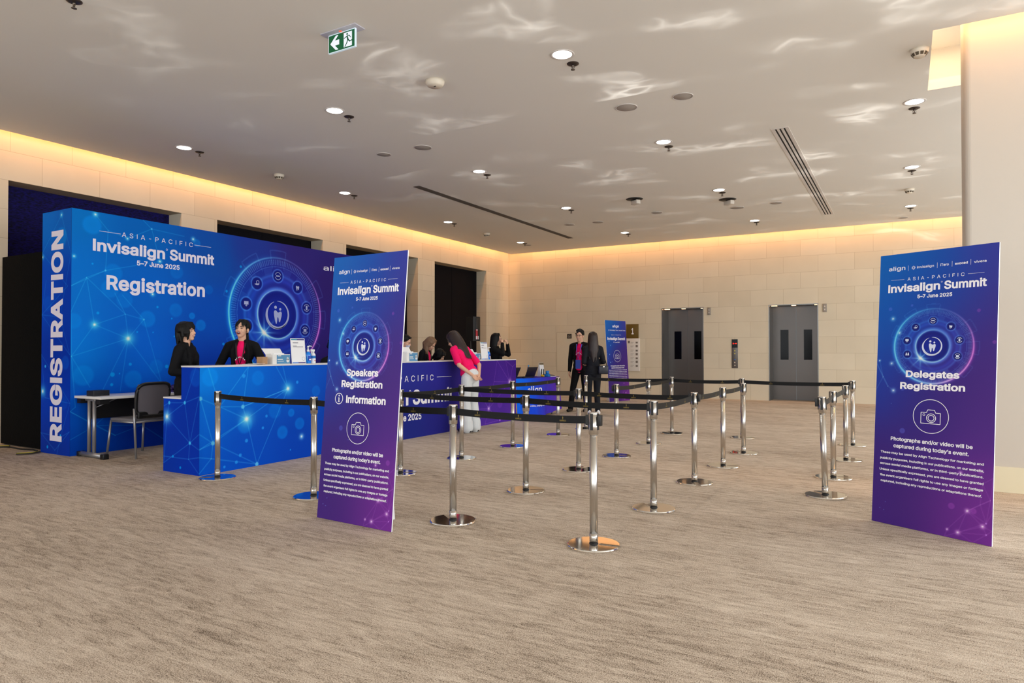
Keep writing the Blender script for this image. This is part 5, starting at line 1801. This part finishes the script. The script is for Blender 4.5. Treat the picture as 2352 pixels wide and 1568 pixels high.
def person(label, loc, heading, h=1.65, lean=0.0, twist=0.0, head=(0, 0, 0), arms=None, top=None, trousers=None, hair=None, female=True,
           shirt=None, sleeves='long', lanyard=None, wide=False, skirt=None, shoes=None, feet=((0, 0), (0, 0)), sit=0.0, glasses=False, mask=False, mouth='closed', skin=None, smile=True, lower=True):
    """figure facing local -y; heading = (x, y) it faces; head = (pitch, yaw, roll); arms = ((elbow, wrist, hand dir, palm n, curl) right (-x), left (+x)) offsets from the shoulder"""
    k = h / 1.735
    t = thing('person', label, 'person', loc, math.atan2(heading[0], -heading[1]))
    skin = skin or M_SKIN
    HP = .90 * k - sit
    hipc = Vector((0, 0, HP))
    RL = rotz(twist) @ rotx(lean)        # lean > 0 tips the chest forward (-y)

    def up(x, y, z):  # upper-body point given for the upright figure
        return hipc + RL @ (Vector((x, y, z - .90)) * k)
    sw = .158 if female else .185
    neck0 = up(0, .005, 1.42); neck1 = up(0, -.012, 1.50)
    RH = RL @ rotz(head[1]) @ rotx(head[0]) @ Matrix.Rotation(head[2], 3, 'Y')
    hc = up(0, -.012, 1.485) + RH @ (Vector((0, -.022, .105)) * k)

    def hd(x, y, z): return hc + RH @ (Vector((x, y, z)) * k)
    sh = {-1: up(-sw, .005, 1.375), 1: up(sw, .005, 1.375)}
    b = MB()
    # head
    b.ell(hd(0, .016, .034), (.073 * k, .091 * k, .092 * k), 20, 14, RH)
    b.ell(hd(0, -.022, -.026), (.060 * k, .064 * k, .082 * k), 18, 12, RH)
    b.ell(hd(0, -.050, -.088), (.028 * k, .026 * k, .022 * k), 12, 8, RH)
    for s in (-1, 1):
        b.ell(hd(.034 * s, -.052, -.028), (.026 * k, .028 * k, .026 * k), 12, 8, RH)          # cheek
        b.ell(hd(.076 * s, .012, -.008), (.009 * k, .020 * k, .032 * k), 10, 8, RH)           # ear
        b.cap(hd(.010 * s, -.074, .026), hd(.046 * s, -.062, .024), .011 * k, .009 * k, 8)    # brow ridge
    b.cap(hd(0, -.078, .014), hd(0, -.098, -.024), .0085 * k, .0135 * k, 10)
    b.ell(hd(.011, -.086, -.028), (.009 * k, .010 * k, .008 * k), 8, 6, RH); b.ell(hd(-.011, -.086, -.028), (.009 * k, .010 * k, .008 * k), 8, 6, RH)
    b.ell(hd(0, -.076, -.054), (.026 * k, .013 * k, .014 * k), 12, 8, RH)
    b.cap(neck0, hd(0, .012, -.05), .052 * k if female else .060 * k, .050 * k if female else .058 * k, 16)
    # trunk under the clothes
    b.ell(up(0, 0, 1.28), (.135 * k, .088 * k, .16 * k), 18, 12, RL); b.ell(up(0, 0, 1.08), (.112 * k, .080 * k, .16 * k), 18, 12, RL)
    b.ell(hipc + Vector((0, 0, .02)), (.145 * k, .095 * k, .12 * k), 18, 12)
    b.cap(sh[-1], sh[1], .045 * k, .045 * k, 12)
    arm_pts = {}
    for s, a in ((-1, arms[0]), (1, arms[1])):
        e = sh[s] + Vector(a[0]) * k; w = sh[s] + Vector(a[1]) * k
        arm_pts[s] = (e, w)
        b.cap(sh[s], e, .042 * k, .036 * k, 12); b.cap(e, w, .036 * k, .024 * k, 12)
        hand(b, w, a[2], a[3], -s, k * (1.0 if female else 1.08), a[4])
    legs = {}
    for i, s in enumerate((-1, 1)):
        fx, fy = feet[i]
        hip = hipc + Vector((.085 * s * k, 0, -.03 * k))
        if sit:
            kn = hip + Vector((.03 * s, -.42 * k, 0)); an = Vector((kn.x, kn.y + .03, .09))
        else:
            an = Vector((.095 * s * k + fx, .02 + fy, .09 * k)); kn = (hip + an) / 2 + Vector((0, -.03 * k, .02 * k))
        legs[s] = (hip, kn, an)
        b.cap(hip, kn, .074 * k, .050 * k, 14); b.cap(kn, an, .050 * k, .034 * k, 12)
        b.cap(an + Vector((0, .02, -.040 * k)), an + Vector((0, -.10 * k, -.052 * k)), .026 * k, .018 * k, 10)
    body = b.remesh('body', skin, t, .0058, 3)
    # face
    for s in (-1, 1):
        m = MB().ell(hd(.031 * s, -.0795, .006), (.0155 * k, .0065 * k, .0055 * k if not smile else .0042 * k), 10, 8, RH)
        m.build('eye', M_EYE, t)
        MB().cap(hd(.016 * s, -.0885, .026), hd(.048 * s, -.0735, .027), .0042 * k, .0030 * k, 8).build('eyebrow', M_HAIRD if hair and hair[1] is not M_HAIRB else M_HAIRB, t)
    if not mask:
        if mouth == 'open':
            MB().ell(hd(0, -.0845, -.058), (.023 * k, .008 * k, .0135 * k), 14, 8, RH).build('mouth', M_MOUTH, t)
            MB().ell(hd(0, -.0885, -.050), (.018 * k, .006 * k, .0042 * k), 12, 8, RH).build('teeth', M_WHITEB, t)
            m = MB()
            for q in range(12):
                a0, a1 = q * .5236, (q + 1) * .5236
                m.cap(hd(.024 * math.cos(a0), -.086, -.058 + .015 * math.sin(a0)), hd(.024 * math.cos(a1), -.086, -.058 + .015 * math.sin(a1)), .0042 * k, .0042 * k, 6)
            m.build('lips', M_LIP, t)
        else:
            m = MB().cap(hd(-.022, -.0815, -.053), hd(0, -.0875, -.056), .0042 * k, .0052 * k, 8).cap(hd(.022, -.0800, -.053), hd(0, -.0875, -.056), .0042 * k, .0052 * k, 8)
            m.build('lips', M_LIP, t)
            if smile: MB().cap(hd(-.013, -.0880, -.0545), hd(.013, -.0880, -.0545), .0032 * k, .0036 * k, 8).build('teeth', M_WHITEB, t)
    else:
        m = MB().ell(hd(0, -.048, -.046), (.056 * k, .046 * k, .046 * k), 18, 12, RH).cap(hd(0, -.09, -.026), hd(0, -.082, -.07), .016 * k, .018 * k, 10)
        for s in (-1, 1): m.cap(hd(.052 * s, -.04, -.03), hd(.076 * s, .01, .0), .003 * k, .003 * k, 6)
        m.remesh('face_mask', mat('mask_pale_blue', (206, 214, 236), .7), t, .006, 2)
    if glasses:
        g = MB()
        for s in (-1, 1):
            pts = [hd(.033 * s + .024 * math.cos(q * .5236), -.096 + .006 * abs(.033 + .024 * math.cos(q * .5236) * s) / .05, .006 + .018 * math.sin(q * .5236)) for q in range(12)]
            g.tube(pts, .0022 * k, 6, 0, True)
            g.tube([hd(.058 * s, -.088, .010), hd(.078 * s, -.03, .010), hd(.078 * s, .015, .004)], .0022 * k, 6)
        g.tube([hd(-.010, -.098, .010), hd(.010, -.098, .010)], .0022 * k, 6)
        g.build('glasses', M_LENS, t)
    # hair
    if hair:
        style, hm = hair[0], hair[1]
        g = MB()
        g.ell(hd(0, .032, .052), (.085 * k, .096 * k, .094 * k), 20, 14, RH)
        R2 = random.Random(hash(style) % 100 if False else len(label))
        if style == 'crop':
            for i in range(26):
                x = R2.uniform(-.07, .07); y = R2.uniform(-.062, .06)
                zt = .052 + .088 * math.sqrt(max(0, 1 - (x / .086) ** 2 - ((y - .03) / .100) ** 2))
                g.cap(hd(x, y, zt - .008), hd(x * 1.02 - .006, y - .014, zt + R2.uniform(.004, .014)), .016 * k, .010 * k, 7)
            for s in (-1, 1):
                g.cap(hd(.074 * s, -.018, .050), hd(.076 * s, .004, .014), .014 * k, .008 * k, 8)
        elif style == 'bob':
            for i in range(30):
                a0 = math.radians(-142 + 284 * i / 29)
                sx, cy = math.sin(a0), math.cos(a0)
                fr = abs(a0) > 1.95
                p0 = hd(.026 * sx, .030 + .032 * cy, .122); p1 = hd(.082 * sx, .030 + .092 * cy, .050)
                if fr:
                    p2 = hd(.090 * sx * 1.02, .014 + .088 * cy, -.015); p3 = hd(.088 * sx, .018 + .070 * cy, -.055 - .05 * R2.random())
                else:
                    p2 = hd(.090 * sx, .034 + .098 * cy, -.045); p3 = hd(.082 * sx, .045 + .088 * cy + R2.uniform(-.01, .02), -.135 - R2.uniform(0, .045))
                if abs(sx) > .6 and cy > -.2 and cy < .45:   # ear shows
                    p3 = p2 = hd(.084 * sx, .030 + .09 * cy, .022)
                pm = hd(.068 * sx, .030 + .076 * cy, .096)
                g.cap(p0, pm, .022 * k, .022 * k, 8); g.cap(pm, p1, .022 * k, .022 * k, 8); g.cap(p1, p2, .021 * k, .019 * k, 8); g.cap(p2, p3, .018 * k, .006 * k, 8)
            for i in range(9):
                x = -.056 + .014 * i
                g.cap(hd(x, .070, .0), hd(x * .95, .055, -.11), .026 * k, .022 * k, 8); g.cap(hd(x * .95, .055, -.11), hd(x * 1.05, .055, -.165), .022 * k, .008 * k, 8)
            for i in range(9):
                x = -.058 + .0145 * i
                g.cap(hd(x * .8, -.048, .112), hd(x * 1.05, -.083 + 5 * x * x, .066), .018 * k, .013 * k, 8)
                g.cap(hd(x * 1.05, -.083 + 5 * x * x, .066), hd(x * 1.12 + .003, -.088 + 6.5 * x * x, .030 + R2.uniform(0, .014)), .012 * k, .005 * k, 8)
        elif style == 'ponytail':
            for i in range(8):
                x = -.056 + .016 * i
                if i in (3, 4): continue
                g.cap(hd(x * .5, -.040, .120), hd(x * 1.06, -.078 + 5 * x * x, .070), .015 * k, .009 * k, 8)
                if i not in (3, 4): g.cap(hd(x * 1.06, -.078 + 5 * x * x, .070), hd(x * 1.22, -.080 + 6 * x * x, .036 - abs(x) * .25), .009 * k, .004 * k, 8)
            for s in (-1, 1):
                g.cap(hd(.072 * s, -.034, .060), hd(.074 * s, -.024, .0), .012 * k, .006 * k, 8); g.cap(hd(.074 * s, -.024, .0), hd(.070 * s, -.03, -.06), .006 * k, .003 * k, 8)
            g.ell(hd(0, .120, -.010), (.034 * k, .032 * k, .036 * k), 12, 8, RH)
            for i in range(7):
                x = -.024 + .008 * i
                g.cap(hd(x * .5, .128, -.02), hd(x, .142, -.10), .016 * k, .018 * k, 8); g.cap(hd(x, .142, -.10), hd(x * 1.2, .128 + R2.uniform(-.01, .01), -.215), .017 * k, .006 * k, 8)
        elif style in ('long', 'longback', 'longside'):
            n = 26
            ln = hair[2] if len(hair) > 2 else .36
            fall = hair[3] if len(hair) > 3 else (0, 0, -1)
            fall = Vector(fall)
            for i in range(n):
                a0 = math.radians(-118 + 236 * i / (n - 1))
                sx, cy = math.sin(a0), math.cos(a0)
                p0 = hd(.024 * sx, .028 + .030 * cy, .124); p1 = hd(.080 * sx, .032 + .090 * cy, .055); p2 = hd(.092 * sx, .040 + .098 * cy, -.06)
                l = ln * R2.uniform(.85, 1.05) * (.80 + .20 * max(0, cy))
                p3 = p2 + fall * l * k * .5 + RH @ Vector((.012 * sx, .01, 0)); p4 = p2 + fall * l * k + RH @ Vector((-.020 * sx + R2.uniform(-.015, .015), .015, 0))
                pm = hd(.066 * sx, .030 + .072 * cy, .098)
                g.cap(p0, pm, .024 * k, .023 * k, 8); g.cap(pm, p1, .023 * k, .022 * k, 8); g.cap(p1, p2, .022 * k, .021 * k, 8); g.cap(p2, p3, .021 * k, .018 * k, 8); g.cap(p3, p4, .018 * k, .007 * k, 8)
            for i in range(6):
                s = -1 if i < 3 else 1
                y = -.040 + .018 * (i % 3)
                g.cap(hd(.018 * s, y, .125), hd(.070 * s, y - .012, .062), .018 * k, .015 * k, 8); g.cap(hd(.070 * s, y - .012, .062), hd(.083 * s, y + .004, -.03), .015 * k, .012 * k, 8)
        elif style == 'bun':
            g.ell(hd(0, .128, .028), (.040 * k, .036 * k, .040 * k), 12, 8, RH)
            for i in range(9):
                x = -.06 + .015 * i
                g.cap(hd(x * .6, -.052, .110), hd(x * 1.1, .05, .138 - 5 * x * x), .014 * k, .016 * k, 8)
            for s in (-1, 1): g.cap(hd(.075 * s, -.028, .055), hd(.080 * s, .03, .005), .014 * k, .016 * k, 8)
        g.remesh('hair', hm, t, .0055, 3)
    # top garment
    tm, slim = top
    g = MB()
    cw = .158 if female else .182
    hem = 0.86 if sleeves == 'long' else .97
    g.ell(up(0, .004, 1.285), (cw * k, .112 * k, .150 * k), 22, 14, RL)
    if female:
        for s in (-1, 1): g.ell(up(.062 * s, -.072, 1.245), (.062 * k, .050 * k, .060 * k), 14, 10, RL)
    g.ell(up(0, .004, 1.10), (cw * .90 * k, .108 * k, .17 * k), 22, 14, RL)
    g.cap(up(-.055, .002, .97), up(.055, .002, .97), .105 * k, .105 * k, 18, flat=(RL @ Vector((0, 1, 0)), .95))
    g.cap(up(-.045, .0, hem), up(.045, .0, hem), .118 * k, .118 * k, 18, flat=(RL @ Vector((0, 0, 1)), .35))
    for s in (-1, 1):
        g.cap(up(.030 * s, .012, 1.430), sh[s] + Vector((0, 0, .006)), .050 * k, .058 * k, 14)
        e, w = arm_pts[s]
        if sleeves == 'long':
            d = (w - e).normalized()
            g.cap(sh[s], e, .062 * k, .053 * k, 14); g.cap(e, w - d * .012, .053 * k, .038 * k, 14)
        else:
            d = (e - sh[s])
            g.cap(sh[s], sh[s] + d * .70, .058 * k, .058 * k, 14)
            g.cap(sh[s] + d * .62, sh[s] + d * .78, .058 * k, .061 * k, 14)
    if sleeves == 'short':
        g.ell(up(0, .01, 1.0), (.150 * k, .118 * k, .075 * k), 20, 12, RL)
    if slim == 'blazer':
        for s in (-1, 1):
            g.cap(up(.056 * s, -.040, 1.445), up(.100 * s, -.100, 1.30), .022 * k, .026 * k, 10); g.cap(up(.100 * s, -.100, 1.30), up(.088 * s, -.112, 1.10), .026 * k, .018 * k, 10)
            g.cap(up(.088 * s, -.112, 1.10), up(.105 * s, -.100, .86), .020 * k, .018 * k, 10)
            g.cap(up(.045 * s, .045, 1.455), up(.052 * s, -.045, 1.445), .020 * k, .020 * k, 10)
        g.cap(up(-.045, .045, 1.455), up(.045, .045, 1.455), .020 * k, .020 * k, 10)
    g.remesh('jacket' if slim else 'shirt', tm, t, .0085, 3)
    if shirt:
        m = MB()
        # shirt front showing between the lapels
        m.ell(up(0, -.048, 1.25), (.098 * k, .074 * k, .150 * k), 18, 12, RL)
        m.ell(up(0, -.044, 1.07), (.086 * k, .082 * k, .17 * k), 18, 12, RL)
        m.cap(up(0, -.004, 1.400), up(0, -.040, 1.33), .066 * k, .078 * k, 16, flat=(RL @ Vector((0, 1, 0)), .95))
        if not female: m.ell(up(0, -.034, .93), (.100 * k, .092 * k, .13 * k), 18, 12, RL)
        so_ = m.remesh('shirt', shirt, t, .008, 2)
        f = MB()
        for q in range(7):
            a0 = math.radians(150 - 20 * q)
            c = up(.062 * math.cos(a0), -.1245 + .012 * abs(math.cos(a0)), 1.17 + .065 * math.sin(a0))
            f.box(c.x - .006, c.x + .006, c.y - .004, c.y + .004, c.z - .008, c.z + .008)
        f.build('shirt_print', M_WHITE, so_)
    if lanyard:
        m = MB()
        hi = [up(s * .050, .02, 1.452) for s in (-1, 1)]
        lo = up(0, -.150, 1.10 if not female else 1.13)
        for s, p in zip((-1, 1), hi):
            m.tube([p, up(s * .058, -.075, 1.415), up(s * .040, -.142, 1.27), lo], .0105 * k, 8, 0, False, (1, .35))
        m.build('lanyard', lanyard, t)
        if not female:
            MB().box(-.055 * k, .055 * k, lo.y - .006, lo.y, lo.z - .20, lo.z - .01).build('badge', mat('badge_blue', (54, 84, 190), .4), t)
        else:
            MB().box(-.014, .014, lo.y - .008, lo.y + .004, lo.z - .05, lo.z).build('badge_clip', M_BLACK, t)
    # lower body
    if lower:
        g = MB()
        g.ell(hipc + Vector((0, .006, .01 * k)), (.162 * k, .118 * k, .135 * k), 20, 14)
        for s in (-1, 1):
            hip, kn, an = legs[s]
            r1, r2 = (.078, .090) if wide else (.066, .056)
            g.cap(hip, kn, .092 * k, r1 * k, 16); g.cap(kn, an + Vector((0, 0, -.01)), r1 * k, r2 * k, 16)
        if wide:
            for s in (-1, 1): g.cap(legs[s][2] + Vector((0, .0, -.005)), legs[s][2] + Vector((0, 0, .08)), .094 * k, .088 * k, 16, flat=((0, 0, 1), .5))
        g.remesh('trousers', trousers or M_SUIT, t, .0085, 3)
        for s in (-1, 1):
            an = legs[s][2]
            m = MB().cap(Vector((an.x, an.y + .035, .046)), Vector((an.x, an.y - .155 * k, .036)), .046, .038, 12, flat=((0, 0, 1), .9))
            m.cap(Vector((an.x, an.y + .02, .05)), Vector((an.x, an.y + .02, .09)), .042, .036, 12)
            m.v = [(x, y, max(z, .002)) for x, y, z in m.v]
            m.remesh('shoe', shoes or M_BLACK, t, .008, 2)
    return t


def A_(e, w, d=(0, -.2, -1), n=(0, 1, 0), c=.45): return (e, w, d, n, c)


DOWN = (A_((-.045, .02, -.285), (-.05, -.03, -.525), n=(1, 0, 0)), A_((.045, .02, -.285), (.05, -.03, -.525), n=(-1, 0, 0)))
FWD = (A_((-.05, .05, -.27), (.03, -.17, -.30), (.2, -1, -.1), (0, 0, -1)), A_((.05, .05, -.27), (-.03, -.17, -.30), (-.2, -1, -.1), (0, 0, -1)))
LEANA = (A_((-.12, -.03, -.26), (-.10, -.24, -.33), (.3, -1, -.1), (0, 0, -1)), A_((.13, -.03, -.26), (.12, -.24, -.33), (-.3, -1, -.1), (0, 0, -1)))
RV = (.863, .504)      # to the right in the photograph

person('person in black jacket with short bobbed black hair, in profile by the folding table', (-7.42, 4.97, 0), RV, 1.655, head=(-.14, -.10, 0), arms=FWD, top=(M_SUIT, 'blazer'), hair=('bob', M_HAIR))
person('person laughing in black blazer over pink shirt with black lanyard, hair tied back', (-7.38, 5.73, 0), (.66, -.75), 1.71, head=(-.16, -.26, .06), arms=LEANA, top=(M_SUIT, 'blazer'), shirt=M_PINK, lanyard=M_BLACK,
       hair=('ponytail', M_HAIR), mouth='open')
person('person in black almost hidden behind the left edge of the speakers board', (-7.68, 7.62, 0), (1, -.1), 1.66, sit=.18, arms=FWD, top=(M_SUIT, 'blazer'), hair=('bun', M_HAIR))
person('masked person with dark tied hair bowing over the white glove box', (-7.66, 9.16, 0), (.93, .36), 1.60, lean=.14, head=(.24, 0, 0), arms=FWD, top=(M_SUIT, 'blazer'), hair=('bun', M_HAIR), mask=True)
person('person with long light brown hair looking down in a black jacket', (-7.67, 9.84, 0), (.96, .28), 1.59, lean=.16, head=(.52, 0, 0), arms=FWD, top=(M_SUIT, 'blazer'), shirt=M_PINK, hair=('long', M_HAIRB, .34, (0, -.10, -1)), smile=False)
person('person with black hair seated low between brown haired person and person in pink', (-8.15, 10.86, 0), (.97, .1), 1.66, sit=.30, lean=.10, head=(.42, 0, 0), arms=FWD, top=(M_SUIT, 'blazer'), hair=('bob', M_HAIR), smile=False)
BACK = (A_((-.085, .20, -.24), (.075, .335, -.40), (.55, .35, -.6), (0, 1, .2), .9), A_((.085, .20, -.24), (-.075, .345, -.40), (-.55, .35, -.6), (0, 1, .2), .9))
pf = person('person in hot pink T-shirt and white trousers leaning over the purple counter, hands behind back', (-5.98, 8.92, 0), (-.95, .12), 1.72, lean=.50, head=(.10, .25, 0), arms=BACK, top=(M_PINK, None), sleeves='short', trousers=M_TROUSERW,
            wide=True, hair=('longback', M_HAIRD, .40, (0, .50, -.80)), lanyard=None, smile=False)
UPA = (A_((-.09, -.20, -.09), (.075, -.165, .135), (.35, .10, .9), (0.2, 1, 0), 1.25), A_((.10, -.24, -.10), (.0, -.235, .12), (-.35, .25, .9), (0, 1, 0), 1.2))
person('person in glasses and black jacket raising both hands to the face at counter end', (-7.20, 11.66, 0), (.93, .36), 1.66, head=(-.02, .0, 0), arms=UPA, top=(M_SUIT, 'blazer'), hair=('long', M_HAIR, .26), glasses=True, mouth='open')
person('person in glasses, dark suit and pink shirt with badge on a lanyard', (-6.0, 13.17, 0), (.10, -1), 1.76, female=False, head=(.02, -.10, 0), arms=DOWN, top=(M_SUIT, 'blazer'), shirt=M_PINK, lanyard=mat('blue_lanyard', (84, 92, 205), .5),
       hair=('crop', M_HAIR), glasses=True, feet=((-.10, -.10), (.03, .02)))
person('person seen from behind in navy suit with very long dark hair', (-5.47, 12.62, 0), (-.62, .78), 1.685, head=(0, -.15, 0), arms=FWD, top=(M_NAVY, 'blazer'), trousers=M_NAVY, hair=('longback', M_HAIRD, .44), shoes=M_WHITEB, smile=False)
t = thing('handbag', 'small dark handbag hanging at the right hip of the long haired person', 'bag', (-5.24, 12.60, .83), math.radians(35))
MB().box(-.10, .10, -.045, .045, 0, .17, bev=.02).build('body', mat('bag_dark', (26, 30, 44), .35), t)
MB().tube([(-.07, 0, .16), (-.05, 0, .27), (.05, 0, .27), (.07, 0, .16)], .008, 8).build('strap', M_BLACK, t)
MB().box(-.015, .015, -.052, -.044, .13, .16, bev=.003).build('clasp', M_CHROME, t)
